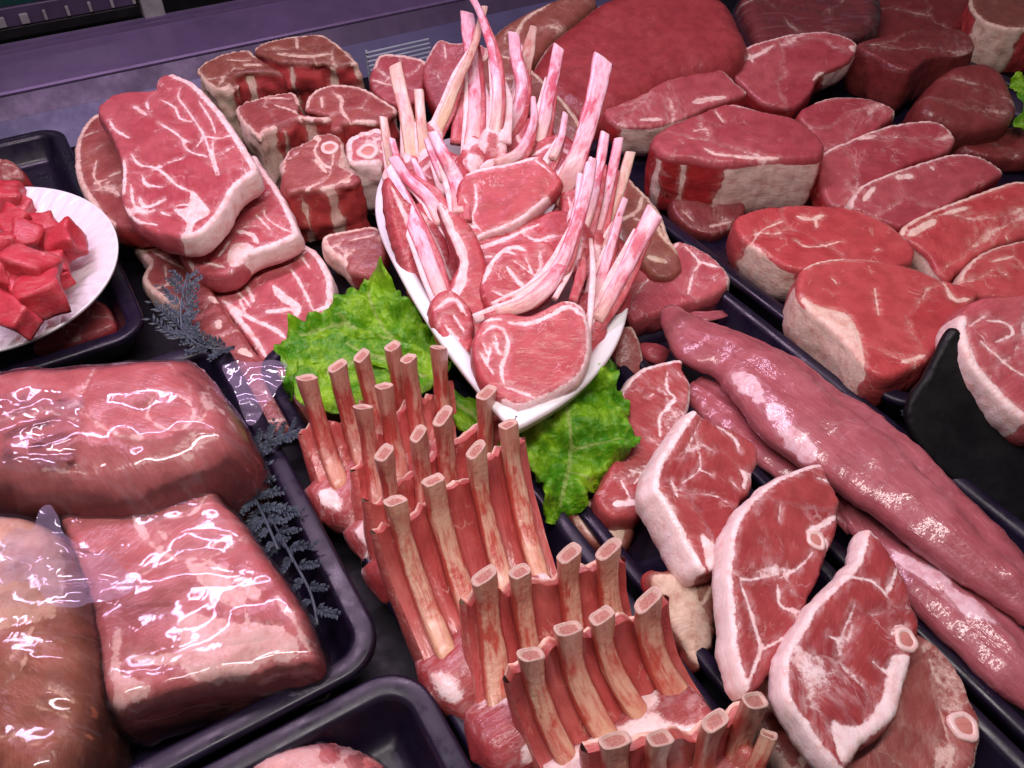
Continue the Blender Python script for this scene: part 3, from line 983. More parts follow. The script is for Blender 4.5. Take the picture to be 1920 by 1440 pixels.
# ================================================================== LEFT: LAMB LEG STEAKS
G1 = 'large lamb steaks piled on the left'
slab('lamb_steak', 'largest pale pink lamb steak on top of the left pile', 'meat',
     [(326,136),(360,152),(398,188),(432,232),(460,275),(481,312),(472,328),(442,348),(418,390),(391,426),(370,440),(347,445),(307,438),(272,426),(240,400),(226,365),(228,315),(215,268),(196,232),(182,205),(196,188),(214,177),(240,171),(288,168),(292,150),(307,139)],
     .088, 'lamb', G1, muscles=10, seam=0.0015, anchor=(400, 380), tilt=(-0.04, -0.17), th=0.023, rim=[(0, 6, 13), (6, 11, 10)],
     fat=[([(337,163),(334,182),(350,204),(380,250),(394,288),(404,326)],4),([(372,188),(394,223),(404,250)],4),([(380,255),(412,258),(445,247)],4),([(399,261),(399,288),(410,326)],4),
          ([(296,228),(337,255),(353,282),(388,293)],5),([(307,236),(356,266)],3),([(304,188),(326,199),(337,220),(358,228)],5),([(250,199),(274,215)],7),([(205,225),(215,242),(242,258)],6),
          ([(245,288),(261,307),(293,315),(331,345),(358,358)],6),([(290,312),(302,313)],11),([(266,328),(274,345),(304,350)],6),([(261,369),(272,385),(310,372)],8),([(232,300),(231,364)],10),
          ([(232,385),(255,412),(293,420)],6),([(300,395),(318,402)],5),([(245,345),(250,380),(275,400)],5)],
     patches=[[(358,356),(375,372),(393,399),(366,418),(358,442),(345,442),(350,418),(326,391),(352,388)]])
slab('lamb_steak', 'dull lamb steak half hidden under the left side of the largest steak', 'meat',
     [(174,217),(152,239),(140,270),(139,312),(147,345),(166,377),(182,402),(205,420),(260,425),(330,400),(330,260),(250,200),(205,200)],
     0.058, 'lamb_dull', G1, muscles=10, seam=0.0015, anchor=(400, 380), tilt=(-0.04, -0.17), th=0.024, rim=[(0, 7, 12)], fat=[([(180,300),(176,330),(190,350)],4),([(205,330),(225,320)],9),([(175,345),(200,335)],5),([(205,350),(222,365)],8)])
slab('lamb_steak', 'second lamb steak down, thick cream fat edge facing right below the largest', 'meat',
     [(470,290),(486,304),(510,337),(537,380),(555,420),(557,438),(520,458),(485,470),(462,482),(440,505),(405,515),(370,508),(350,492),(330,450),(340,400),(400,330)],
     0.058, 'lamb', G1, muscles=10, seam=0.0015, anchor=(400, 380), tilt=(-0.04, -0.17), th=0.021, rim=[(0, 8, 10)],
     fat=[([(494,391),(499,407),(521,423),(553,437)],3),([(480,402),(507,431)],4),([(445,431),(472,440),(483,456)],10),([(430,450),(410,480)],6),([(440,470),(450,490)],12),([(380,490),(420,500)],5)],
     patches=[[(440,455),(475,462),(462,482),(440,500),(425,485)]])
slab('lamb_steak', 'third lamb steak down, beside the green lettuce, broad white fat seams', 'meat',
     [(540,440),(564,452),(590,467),(610,493),(622,522),(624,552),(618,580),(590,605),(560,640),(535,680),(505,690),(470,640),(440,600),(411,568),(385,545),(368,525),(360,490),(440,450)],
     0.031, 'lamb', G1, muscles=10, seam=0.0015, anchor=(400, 380), tilt=(-0.04, -0.12), th=0.024, rim=[(0, 6, 11)],
     fat=[([(546,505),(564,533),(586,579)],5),([(511,533),(531,557),(555,574),(555,600)],13),([(498,583),(546,579)],8),([(461,535),(476,563)],6),([(415,561),(457,588),(513,616),(535,633)],8),([(564,480),(581,504)],4),
          ([(448,561),(459,583)],4),([(425,570),(470,625),(500,670)],9),([(440,540),(470,575)],4),([(590,585),(615,570)],8)])
slab('lamb_steak', 'dark brownish lamb steak at the lower left of the pile with a white rim', 'meat',
     [(201,372),(222,408),(240,443),(262,474),(277,493),(267,511),(268,530),(290,552),(325,568),(350,560),(380,520),(370,470),(320,410),(240,365)],
     0.030, 'lamb_dull', G1, muscles=10, seam=0.0015, anchor=(400, 380), tilt=(0.0, -0.12), th=0.022, rim=[(0, 9, 10)], fat=[([(310,500),(312,530)],2),([(285,470),(345,505)],4)])
slab('lamb_steak', 'dark red lamb trimmings under the lowest pink steak by the grey fern', 'meat',
     [(335,525),(380,530),(420,580),(470,650),(520,700),(490,720),(440,700),(400,650),(350,590)],
     0.020, 'lamb_dull', G1, tilt=(0, -0.2), th=0.018, fat=[([(395,555),(408,563)],15),([(408,600),(411,615)],12),([(450,655),(470,668)],14)])
slab('lamb_steak', 'dark red steak at the foot of the lettuce beside the lamb racks', 'meat',
     [(425,660),(520,685),(590,690),(640,760),(570,800),(490,802),(440,760)], 0.016, 'lamb_dull', G1, tilt=(0, -0.15), th=0.015, fat=[([(490,790),(560,785)],4)])

# ================================================================== LOIN CHOPS
G2 = 'lamb loin chops behind the left pile'
loin = dict(rnd=0.003, th=0.068, ext=(0, 0.12, -1), siderough=2.8, wob=0.0014)
slab('loin_chop', 'loin chop at the far back left with a pale rim and grey brown eye', 'meat',
     [(371,127),(392,112),(436,95),(467,92),(478,103),(495,115),(526,133),(482,135),(445,140),(430,161),(410,168),(390,158),(371,138)],
     0.074, 'brown', G2, tilt=(0, -0.22), rim=[(0, 4, 6), (9, 13, 6)], sidefat=[(9, 13)], stripes=[(7.4, 0.009), (8.6, 0.004)], fat=[([(425,112),(470,112)],4),([(455,120),(490,122)],9)], **loin)
slab('loin_chop', 'wide loin chop at the far back, tallest of its row, red cut front', 'meat',
     [(478,88),(506,75),(554,66),(602,64),(635,82),(661,105),(662,118),(572,117),(524,116),(508,108),(484,101)],
     0.074, 'brown', G2, tilt=(0, -0.22), rim=[(0, 6, 6)], sidefat=[(4, 6)], stripes=[(6.5, 0.009), (7.5, 0.004)], fat=[([(555,70),(558,90)],5),([(520,100),(570,105),(620,100)],9)], **loin)
slab('loin_chop', 'loin chop in the middle row with a dark eye and pink front', 'meat',
     [(441,202),(462,189),(504,178),(550,171),(560,190),(562,211),(616,215),(612,223),(554,224),(532,233),(515,240),(497,246),(487,260),(470,245),(448,221)],
     0.078, 'lamb_dull', G2, tilt=(0, -0.22), rim=[(0, 4, 6), (10, 15, 6)], sidefat=[(10, 14)], stripes=[(7.6, 0.010), (9.3, 0.003)], fat=[([(515,196),(545,205),(562,214)],5),([(560,219),(610,219)],5),([(490,185),(540,183)],4)], **loin)
slab('loin_chop', 'loin chop right of the middle row with round dark eye under the bones', 'meat',
     [(570,197),(576,180),(594,165),(620,158),(657,158),(690,169),(725,189),(745,206),(712,230),(651,228),(635,243),(618,240),(616,217),(576,206)],
     0.078, 'lamb_dull', G2, tilt=(0, -0.22), rim=[(0, 7, 8)], fat=[([(602,180),(604,200)],6),([(625,172),(640,185),(640,205),(655,225)],7),([(660,228),(705,226)],9)], patches=[[(640,240),(655,228),(700,228),(690,238),(655,246)]], **loin)
slab('loin_chop', 'loin chop with a dark round eye and white bone chip in the front row', 'meat',
     [(527,320),(530,300),(543,278),(580,260),(588,251),(625,248),(642,263),(645,283),(640,307),(663,320),(677,333),(660,347),(625,350),(600,354),(573,355),(547,361),(535,358),(528,340)],
     0.074, 'lamb_dull', G2, tilt=(0, -0.25), rim=[(0, 3, 6), (3, 9, 5)], stripes=[(12.2, 0.010), (14.4, 0.004)], th=0.060, rnd=0.003, ext=(0, 0.1, -1), siderough=2.8, wob=0.0014, fat=[([(600,262),(590,285),(605,305),(620,315)],5),([(588,255),(600,262)],10),([(590,300),(612,322)],6),([(640,338),(655,336)],13),([(600,352),(625,346)],6),([(572,354),(600,340)],6)],
     bones=[(618,277,17)])
slab('loin_chop', 'pale loin chop with a curled bone beside the white dish', 'meat',
     [(648,300),(647,270),(660,253),(688,243),(715,240),(738,260),(738,295),(708,303),(680,306),(660,306)],
     0.072, 'lamb', G2, tilt=(0, -0.25), rim=[(0, 4, 13), (7, 10, 8)], th=0.060, rnd=0.003, ext=(0, 0.1, -1), siderough=2.8, wob=0.0014, bones=[(690,283,20)], sidefat=[(7, 10), (0, 2)], fat=[([(700,262),(715,285)],5)])
slab('loin_chop', 'loin chop lying lowest between the steaks and the dish', 'meat',
     [(603,455),(612,438),(650,430),(705,424),(722,470),(704,516),(660,512),(640,492),(615,474)],
     0.036, 'lamb_dull', G2, tilt=(0, -0.3), rim=[(7, 9, 12), (0, 3, 8)], th=0.024, sidefat=[(6, 9)], fat=[([(655,450),(700,440)],4)])
slab('loin_chop', 'brownish chop at the back left of the bone cluster with a pale edge', 'meat',
     [(692,152),(700,122),(715,100),(760,102),(800,116),(796,150),(770,195),(720,188)], 0.060, 'beef', G2, tilt=(0, -0.5), th=0.03, rim=[(1, 4, 7)], fat=[([(700,150),(735,160)],4)])
slab('loin_chop', 'squared reddish chop at the back directly behind the bone cluster', 'meat',
     [(798,112),(822,75),(850,80),(900,82),(935,110),(945,165),(900,215),(830,215),(795,155)], 0.066, 'beef', G2, tilt=(0, -0.6), th=0.035, rim=[(0, 4, 4)], fat=[([(833,85),(836,110)],3)])
slab('loin_chop', 'pale pinkish chop behind the bone cluster on its right side', 'meat',
     [(905,108),(960,105),(1010,140),(1060,190),(1092,240),(1085,300),(1040,325),(960,290),(905,210)], 0.064, 'brown', G2, tilt=(-0.1, -0.45), th=0.035, rim=[(0, 5, 8)], fat=[([(930,145),(975,148)],5)])
slab('loin_chop', 'pale chop between the dish and the big beef block, knuckle end down', 'meat',
     [(1128,340),(1172,328),(1200,352),(1224,375),(1240,400),(1255,440),(1272,470),(1278,500),(1262,518),(1235,520),(1205,495),(1180,460),(1150,450),(1122,410)], 0.054, 'brown', G2,
     tilt=(0.05, -0.3), th=0.028, rim=[(0, 6, 8)], fat=[([(1205,365),(1195,395),(1160,415)],7),([(1225,390),(1235,430),(1258,460)],6),([(1215,480),(1250,490)],12),([(1190,410),(1215,420)],5)])
slab('loin_chop', 'pink chop beside the tray edge right of the white dish', 'meat',
     [(1170,530),(1200,490),(1255,455),(1285,452),(1330,475),(1362,505),(1367,530),(1340,552),(1280,572),(1220,592),(1180,600)], 0.034, 'lamb', G2,
     tilt=(0.0, -0.2), th=0.028, rim=[(3, 6, 4)], fat=[([(1285,460),(1310,490),(1300,510)],5),([(1310,490),(1345,500)],6),([(1300,512),(1290,550)],4)])
slab('meat_offcut', 'upright pink meat end tucked against the right side of the white dish', 'meat',
     [(1160,640),(1180,610),(1197,632),(1206,690),(1185,712),(1160,705)], 0.03, 'lamb_dull', None, tilt=(0.2, -0.6), th=0.02, rim=[(1, 3, 5)])

# ================================================================== RIGHT: LEG STEAKS
G3 = 'round bone lamb leg steaks on the right'
slab('leg_steak', 'lamb leg steak nearest the lettuce, topmost of the leg steaks, cream fat at its top', 'meat',
     [(1162,737),(1175,717),(1201,691),(1232,678),(1278,672),(1281,690),(1296,720),(1294,755),(1280,795),(1252,832),(1236,875),(1215,925),(1200,965),(1150,970),(1120,935),(1140,890),(1165,830),(1160,780)],
     0.042, 'leg', G3, tilt=(0.15, -0.2), th=0.022, rim=[(0, 4, 8), (6, 11, 4)],
     fat=[([(1252,696),(1252,731),(1265,748),(1238,781),(1238,818)],5),([(1215,745),(1225,738)],4),([(1180,880),(1215,890)],3),([(1190,905),(1230,860)],4),([(1150,945),(1205,940)],10),([(1165,900),(1180,930)],4)])
slab('leg_steak', 'brown and cream end of a leg steak below the lettuce tip', 'meat',
     [(1076,950),(1110,932),(1165,965),(1190,990),(1168,1030),(1120,1022),(1090,995)], 0.020, 'brown', G3, tilt=(0.1, -0.2), th=0.018,
     fat=[([(1085,955),(1110,1005)],12)], patches=[[(1135,975),(1170,985),(1160,1022),(1128,1015)]])
slab('leg_steak', 'lamb leg steak with a thick white fat side facing left, leftmost of the big three', 'meat',
     [(1305,765),(1320,778),(1356,795),(1412,825),(1425,859),(1416,884),(1412,918),(1395,936),(1382,961),(1373,983),(1367,1017),(1358,1056),(1331,1072),(1313,1066),(1288,1020),(1258,963),(1232,922),(1228,897),(1237,863),(1271,807),(1288,782)],
     0.062, 'leg', G3, tilt=(0.40, -0.16), th=0.026, rim=[(13, 0, 11)],
     fat=[([(1343,795),(1382,825),(1386,846)],8),([(1313,850),(1312,880),(1280,905)],2),([(1312,880),(1335,890)],2),([(1260,900),(1272,930)],6),([(1388,880),(1400,893),(1395,915)],10),([(1370,900),(1385,915)],3)],
     patches=[[(1316,1000),(1340,1020),(1366,1022),(1358,1052),(1331,1068),(1322,1040)]])
slab('leg_steak', 'middle leg steak of the big three with sawn bone ring and squared top fat strip', 'meat',
     [(1542,867),(1558,896),(1577,936),(1575,969),(1570,1000),(1552,1040),(1538,1082),(1522,1115),(1493,1192),(1465,1233),(1441,1269),(1420,1292),(1398,1288),(1380,1220),(1374,1160),(1366,1085),(1370,1038),(1376,993),(1400,948),(1441,908),(1485,883)],
     0.064, 'leg', G3, tilt=(0.32, -0.16), th=0.018, rim=[(12, 0, 8)], bones=[(1530,1013,20)],
     fat=[([(1514,997),(1540,985),(1571,965)],11),([(1465,1082),(1500,1062),(1525,1035)],4),([(1380,1075),(1400,1087),(1461,1074)],4),([(1461,1095),(1465,1135),(1506,1147)],8),([(1388,1090),(1416,1172),(1428,1217),(1404,1280)],7),
          ([(1493,1152),(1493,1180),(1432,1217)],4),([(1464,945),(1462,975)],2),([(1535,895),(1558,900)],6),([(1430,1015),(1438,1025)],2),([(1545,1005),(1555,1030)],8)])
slab('leg_steak', 'front leg steak of the big three with square bone and creamy fat corner', 'meat',
     [(1628,989),(1646,999),(1668,1030),(1682,1055),(1705,1099),(1712,1125),(1728,1160),(1725,1185),(1717,1221),(1709,1261),(1697,1298),(1684,1342),(1640,1387),(1619,1399),(1599,1432),(1583,1446),(1562,1432),(1538,1403),(1506,1359),(1473,1310),(1469,1261),(1481,1212),(1506,1172),(1530,1131),(1571,1091),(1607,1050),(1619,1018)],
     0.062, 'leg', G3, tilt=(0.24, -0.16), th=0.016, rim=[(15, 1, 10)], bones=[(1699,1200,23)],
     fat=[([(1591,1082),(1636,1091),(1668,1123)],5),([(1682,1066),(1664,1112)],8),([(1603,1135),(1571,1212)],2),([(1620,1040),(1600,1075),(1585,1090)],6),([(1672,1190),(1680,1175),(1700,1172)],4),([(1640,1240),(1665,1262)],3),([(1555,1190),(1590,1205)],2)],
     patches=[[(1676,1229),(1709,1230),(1706,1262),(1695,1298),(1682,1340),(1630,1385),(1590,1428),(1578,1425),(1558,1355),(1587,1361),(1623,1355),(1656,1306),(1666,1261)]])
slab('leg_steak', 'dull leg steak lying flat at the lower right with a round marrow bone', 'meat',
     [(1690,1190),(1729,1188),(1774,1221),(1806,1265),(1824,1314),(1841,1345),(1841,1385),(1826,1440),(1760,1500),(1640,1500),(1570,1450),(1580,1380),(1640,1290)],
     0.034, 'lamb_dull', G3, tilt=(0.12, -0.1), th=0.024, rim=[(3, 8, 4)], bones=[(1808,1360,27)], fat=[([(1745,1235),(1755,1265),(1775,1290)],4),([(1790,1400),(1775,1440)],8),([(1765,1330),(1780,1385)],4),([(1755,1262),(1800,1270)],3)])
slab('leg_steak', 'dark leg steak mostly hidden under the front one, left of it', 'meat',
     [(1490,1245),(1445,1275),(1436,1305),(1424,1335),(1424,1362),(1453,1411),(1500,1455),(1600,1470),(1640,1400),(1580,1290)],
     0.030, 'lamb_dull', G3, tilt=(0.1, -0.1), th=0.022, rim=[(1, 6, 7)], fat=[([(1440,1325),(1480,1360),(1510,1400)],5)])

slab('fat_flap', 'ragged cream fat flap with a brown patch hanging below the leftmost big leg steak', 'fat',
     [(1222,1078),(1262,1070),(1318,1066),(1350,1095),(1345,1150),(1338,1205),(1312,1250),(1290,1222),(1252,1150)], 0.034, 'brown', None, tilt=(0.25, -0.35), th=0.014, muscles=3, seam=0.0012, wob=0.0016,
     patches=[[(1226,1080),(1300,1085),(1310,1120),(1330,1160),(1334,1210),(1312,1244),(1288,1215),(1254,1150)]], fat=[([(1335,1100),(1320,1130)],8)])
# ------------------------------------------------------------------ tenderloins
G4 = 'whole tenderloins'
muscle('tenderloin', 'long glossy whole tenderloin lying on top, its thick folded head at the back', 'meat',
       [(1256,580,10,0.045),(1275,608,34,0.046),(1318,645,56,0.046),(1372,668,50,0.046),(1425,702,72,0.047),(1490,762,86,0.048),(1560,815,88,0.048),(1650,880,88,0.048),(1740,955,82,0.047),(1830,1035,66,0.046),(1920,1115,46,0.044),(2000,1190,18,0.04)],
       'fillet', G4, fat=[([(1385,705),(1440,765),(1510,845)],34,0.056),([(1640,985),(1700,1030)],10,0.05)])
muscle('tenderloin', 'smaller pinkish tenderloin tucked under the left side of the long one', 'meat',
       [(1300,725,26,0.026),(1345,755,42,0.026),(1410,815,46,0.026),(1475,865,44,0.026),(1550,930,40,0.025),(1610,990,22,0.024)], 'fillet', G4)
muscle('tenderloin', 'tenderloin with white silverskin beneath the long one at the lower right', 'meat',
       [(1590,955,20,0.026),(1660,1035,40,0.027),(1740,1100,54,0.028),(1830,1185,58,0.028),(1930,1275,54,0.028),(2020,1370,24,0.027)], 'fillet', G4,
       fat=[([(1600,960),(1690,1040),(1765,1090)],26,0.04),([(1790,1100),(1850,1150),(1895,1185)],34,0.044)])
muscle('meat_offcut', 'small dark red meat end behind the leg steaks near the tenderloin head', 'meat',
       [(1198,648,8,0.014),(1222,660,22,0.016),(1250,672,16,0.014)], 'beef')
muscle('meat_offcut', 'small red flap of meat beyond the tenderloin head', 'meat',
       [(1292,588,10,0.02),(1325,592,22,0.022),(1358,586,12,0.02)], 'fillet')

# ================================================================== RIGHT: BEEF STEAKS
G5 = 'thick beef steaks on the right'
slab('beef_steak', 'largest thick block of beef with red cut left front and cream fat right front', 'meat',
     [(1224,255),(1256,233),(1311,211),(1366,193),(1424,204),(1490,219),(1530,244),(1548,270),(1541,288),(1519,295),(1457,297),(1359,303),(1304,295),(1256,292),(1231,277)],
     0.078, 'beef', G5, muscles=3, seam=0.0005, tilt=(0, -0.10), th=0.062, rnd=0.005, rim=[(4, 6, 4)], sidefat=[(8, 11)], stripes=[(12.4, 0.004), (13.6, 0.008)], fat=[([(1322,278),(1345,288),(1400,293),(1460,294)],9),([(1340,205),(1358,228)],3),([(1300,245),(1320,240)],3),([(1365,196),(1420,206)],4),([(1275,265),(1280,268)],7)])
slab('beef_steak', 'dark ragged underside piece hanging below the largest beef block', 'meat',
     [(1262,372),(1320,372),(1390,376),(1392,405),(1345,440),(1300,432),(1268,405)], 0.022, 'beef_dark', G5, muscles=3, seam=0.0005, tilt=(0, -0.5), th=0.018, fat=[([(1330,425),(1370,415)],6),([(1280,395),(1300,415)],3)])
slab('beef_steak', 'beef steak behind the dish bones, left of the big block, pale fat corner', 'meat',
     [(1220,135),(1256,124),(1315,111),(1355,128),(1380,153),(1400,172),(1380,183),(1340,194),(1293,215),(1256,228),(1215,238),(1165,236),(1135,215),(1135,180),(1170,150)],
     0.066, 'beef', G5, muscles=3, seam=0.0005, tilt=(0, -0.25), th=0.04, rim=[(1, 5, 4)], sidefat=[(8, 11)], fat=[([(1300,190),(1330,185),(1360,182)],12),([(1200,225),(1240,222)],8),([(1228,140),(1236,136)],6)])
slab('beef_steak', 'oval beef steak at the back with cream rim, above the big block', 'meat',
     [(1359,124),(1380,98),(1439,73),(1512,60),(1559,60),(1603,75),(1606,91),(1594,113),(1550,135),(1532,148),(1521,172),(1490,200),(1455,200),(1424,190),(1395,160)],
     0.070, 'beef', G5, muscles=3, seam=0.0005, tilt=(0, -0.45), th=0.035, rim=[(0, 6, 5)], sidefat=[(6, 8)], fat=[([(1400,110),(1425,100),(1450,85)],8),([(1525,150),(1535,140),(1545,136)],5),([(1597,85),(1600,95)],10),([(1405,100),(1412,115)],5)])
slab('beef_steak', 'small dim steak behind the row, between the big block and the dark steaks', 'meat',
     [(1497,215),(1530,190),(1570,180),(1628,182),(1668,197),(1678,211),(1657,232),(1600,275),(1550,285),(1525,250)],
     0.056, 'beef', G5, muscles=3, seam=0.0005, tilt=(0, -0.4), th=0.03, rim=[(1, 5, 4)])
slab('beef_steak', 'strip steak right of the big block, first of the overlapping row', 'meat',
     [(1546,284),(1590,262),(1657,237),(1712,226),(1760,226),(1789,252),(1790,268),(1767,288),(1712,305),(1650,340),(1615,370),(1588,388),(1558,382),(1542,350),(1538,314)],
     0.054, 'beef', G5, muscles=3, seam=0.0005, tilt=(0, -0.35), th=0.034, rim=[(0, 5, 6)], fat=[([(1610,260),(1640,255)],8)])
slab('beef_steak', 'strip steak with purplish fat end, second of the overlapping row', 'meat',
     [(1595,383),(1617,346),(1676,321),(1741,299),(1792,286),(1840,292),(1881,317),(1873,330),(1822,359),(1760,395),(1700,424),(1665,418),(1621,398)],
     0.052, 'beef', G5, muscles=3, seam=0.0005, tilt=(0, -0.35), th=0.034, rim=[(0, 6, 6)], sidefat=[(11, 1)], fat=[([(1680,332),(1710,330)],12),([(1745,310),(1750,318)],8),([(1620,375),(1640,350)],12)])
slab('beef_steak', 'strip steak running off the right edge, third of the overlapping row', 'meat',
     [(1690,434),(1730,401),(1803,372),(1876,346),(1920,339),(1980,350),(1985,420),(1900,450),(1858,465),(1803,503),(1781,523),(1760,512),(1738,476)],
     0.050, 'beef_bright', G5, muscles=3, seam=0.0005, tilt=(0, -0.3), th=0.034, rim=[(0, 4, 7)], sidefat=[(10, 13)], fat=[([(1705,440),(1730,425),(1755,412)],14),([(1770,400),(1815,388)],9),([(1885,440),(1895,455)],4)])
slab('beef_steak', 'bright red beef steak below the big block with a white fat fleck on top', 'meat',
     [(1384,405),(1439,388),(1530,384),(1588,386),(1657,412),(1703,446),(1716,475),(1690,494),(1600,504),(1500,504),(1453,487),(1402,452),(1381,428)],
     0.050, 'beef_bright', G5, muscles=3, seam=0.0005, tilt=(0, -0.12), th=0.040, rim=[(3, 5, 4)], sidefat=[(9, 11)], fat=[([(1410,455),(1430,430),(1470,412)],3),([(1495,405),(1520,410),(1545,402)],10),([(1530,410),(1532,425)],6),([(1405,455),(1420,465),(1445,488)],9),([(1490,450),(1520,462),(1580,452)],3),([(1640,470),(1650,465)],3)])
slab('beef_steak', 'brightest red steak at the tray corner with pale fat side facing left', 'meat',
     [(1497,526),(1510,500),(1560,484),(1640,486),(1710,500),(1762,521),(1832,545),(1822,568),(1790,605),(1768,640),(1745,672),(1705,692),(1668,706),(1632,694),(1598,655),(1560,615),(1522,585),(1498,558)],
     0.056, 'beef_bright', G5, muscles=3, seam=0.0005, tilt=(0.06, -0.10), th=0.042, rim=[(1, 3, 6), (4, 5, 4)], sidefat=[(13, 0)], fat=[([(1640,540),(1645,570),(1648,590)],4),([(1770,530),(1790,560),(1820,560)],9),([(1560,520),(1570,530)],3),([(1690,680),(1735,665)],7),([(1510,494),(1580,486)],6)], patches=[[(1500,555),(1532,572),(1590,590),(1612,630),(1622,685),(1600,660),(1560,618),(1520,585)]])
slab('beef_steak', 'orange red steak cut off by the right edge above the black panel', 'meat',
     [(1800,520),(1830,482),(1880,457),(1960,447),(1985,500),(1970,560),(1860,556),(1812,545)], 0.052, 'beef_bright', G5, muscles=3, seam=0.0005, tilt=(0, -0.2), th=0.03, rim=[(0, 3, 6)], fat=[([(1860,490),(1900,480)],5),([(1880,510),(1890,520)],4)])
slab('beef_steak', 'rolled steak behind the black panel at the right edge', 'meat',
     [(1800,598),(1832,562),(1880,556),(1970,560),(2000,700),(1970,810),(1911,782),(1869,741),(1812,667)], 0.090, 'lamb', G5, muscles=3, seam=0.0005, tilt=(0.1, -0.45), th=0.03, rim=[(6, 9, 14)],
     fat=[([(1850,600),(1885,605),(1900,625),(1870,640)],4),([(1840,640),(1900,690),(1960,720)],5),([(1820,610),(1850,590)],3)])
slab('divider_panel', 'black plastic panel standing up at the right edge beside the tenderloin', 'panel',
     [(1792,615),(1845,700),(1920,800),(2010,910),(2010,1080),(1915,995),(1760,880),(1700,780),(1741,696)], 0.045, 'rubber', None, tilt=(-0.1, -1.1), th=0.006, rnd=0.002, muscles=0, lump=0.0003, wob=0.0, bulge=0.0)

# far dark steaks
G6 = 'dim dark steaks at the back right'
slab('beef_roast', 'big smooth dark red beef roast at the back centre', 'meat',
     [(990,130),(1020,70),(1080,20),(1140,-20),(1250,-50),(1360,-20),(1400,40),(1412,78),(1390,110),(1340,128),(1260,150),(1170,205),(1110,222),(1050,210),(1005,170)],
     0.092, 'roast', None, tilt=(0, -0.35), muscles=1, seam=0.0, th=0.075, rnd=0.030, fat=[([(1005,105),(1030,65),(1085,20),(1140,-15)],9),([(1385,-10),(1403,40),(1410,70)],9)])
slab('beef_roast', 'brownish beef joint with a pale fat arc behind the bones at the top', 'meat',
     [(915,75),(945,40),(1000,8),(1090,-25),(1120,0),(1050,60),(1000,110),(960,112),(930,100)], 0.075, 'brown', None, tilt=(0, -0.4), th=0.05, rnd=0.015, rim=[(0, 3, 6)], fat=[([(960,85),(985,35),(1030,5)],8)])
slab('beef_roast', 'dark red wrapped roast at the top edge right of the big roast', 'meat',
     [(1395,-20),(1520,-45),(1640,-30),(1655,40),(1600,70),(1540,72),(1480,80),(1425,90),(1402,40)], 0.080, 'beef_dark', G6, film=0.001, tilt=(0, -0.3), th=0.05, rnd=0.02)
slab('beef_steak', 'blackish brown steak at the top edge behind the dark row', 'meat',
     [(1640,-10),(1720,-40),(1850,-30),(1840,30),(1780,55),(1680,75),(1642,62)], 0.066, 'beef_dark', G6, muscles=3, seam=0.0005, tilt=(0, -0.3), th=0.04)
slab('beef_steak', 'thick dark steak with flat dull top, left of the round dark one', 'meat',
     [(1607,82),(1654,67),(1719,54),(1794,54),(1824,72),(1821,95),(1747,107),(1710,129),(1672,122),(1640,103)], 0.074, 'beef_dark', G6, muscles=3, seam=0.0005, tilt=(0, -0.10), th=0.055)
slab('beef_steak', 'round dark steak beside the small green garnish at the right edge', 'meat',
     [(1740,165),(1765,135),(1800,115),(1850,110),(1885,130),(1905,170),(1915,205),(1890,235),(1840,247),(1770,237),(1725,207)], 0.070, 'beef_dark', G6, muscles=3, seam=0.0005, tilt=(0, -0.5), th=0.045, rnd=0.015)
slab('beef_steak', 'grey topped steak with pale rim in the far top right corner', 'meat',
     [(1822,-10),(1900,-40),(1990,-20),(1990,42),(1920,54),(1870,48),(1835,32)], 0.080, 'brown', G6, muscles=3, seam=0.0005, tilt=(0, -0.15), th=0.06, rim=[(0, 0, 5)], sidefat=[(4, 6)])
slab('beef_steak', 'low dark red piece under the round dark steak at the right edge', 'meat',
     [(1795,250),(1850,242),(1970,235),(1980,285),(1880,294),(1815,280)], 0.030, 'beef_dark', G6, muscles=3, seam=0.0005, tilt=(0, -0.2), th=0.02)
sheet('lettuce_leaf', [(1895,150),(1930,140),(1990,160),(1990,240),(1930,245),(1900,235),(1912,200)], 0.06, (0, -0.6), 'lettuce', amp=0.008, sc=50, ridge=False, edge_amp=0.008, jag=0.004, label='scrap of green lettuce at the far right edge', cat='lettuce')
box_uv('riser_block', 0.486, 0.62, 0.105, 0.199, -0.003, 0.054, 'rubber', 'black riser block under the rolled steak at the right edge', 'riser')

# ================================================================== FILM WRAPPED JOINTS
r, md = slab('wrapped_joint', 'large pink joint in clear shiny film, lying on top at the left edge', 'meat',
     [(100,652),(250,642),(335,639),(372,655),(402,692),(440,742),(461,782),(458,820),(430,850),(380,876),(300,906),(230,924),(100,920),(0,906),(-70,880),(-90,780),(-60,690),(0,662)],
     0.098, 'pork', None, film=0.0016, tilt=(0.05, -0.12), th=0.058, rnd=0.034, lump=0.004, lumpscale=16,
     fat=[([(285,745),(310,735),(345,745),(362,770),(350,800),(315,805),(285,790),(275,770),(285,745)],3),([(375,720),(385,760),(375,790)],8),([(90,770),(150,790)],3),([(400,745),(440,790)],4),([(60,870),(160,880)],4),([(380,700),(395,760)],5)])
sheet('film_tail', [(418,688),(470,682),(536,680),(532,712),(505,755),(472,792),(456,778),(440,735)], 0.060, (0.1, -0.2), 'film_loose', r, md['base'], amp=0.007, sc=30)
sheet('film_fold', [(5,745),(60,735),(150,740),(155,770),(140,820),(130,870),(60,880),(10,865),(0,800)], 0.1035, (0.05, -0.12), 'film_fold', r, md['base'], amp=0.006, sc=34, jag=0.004)
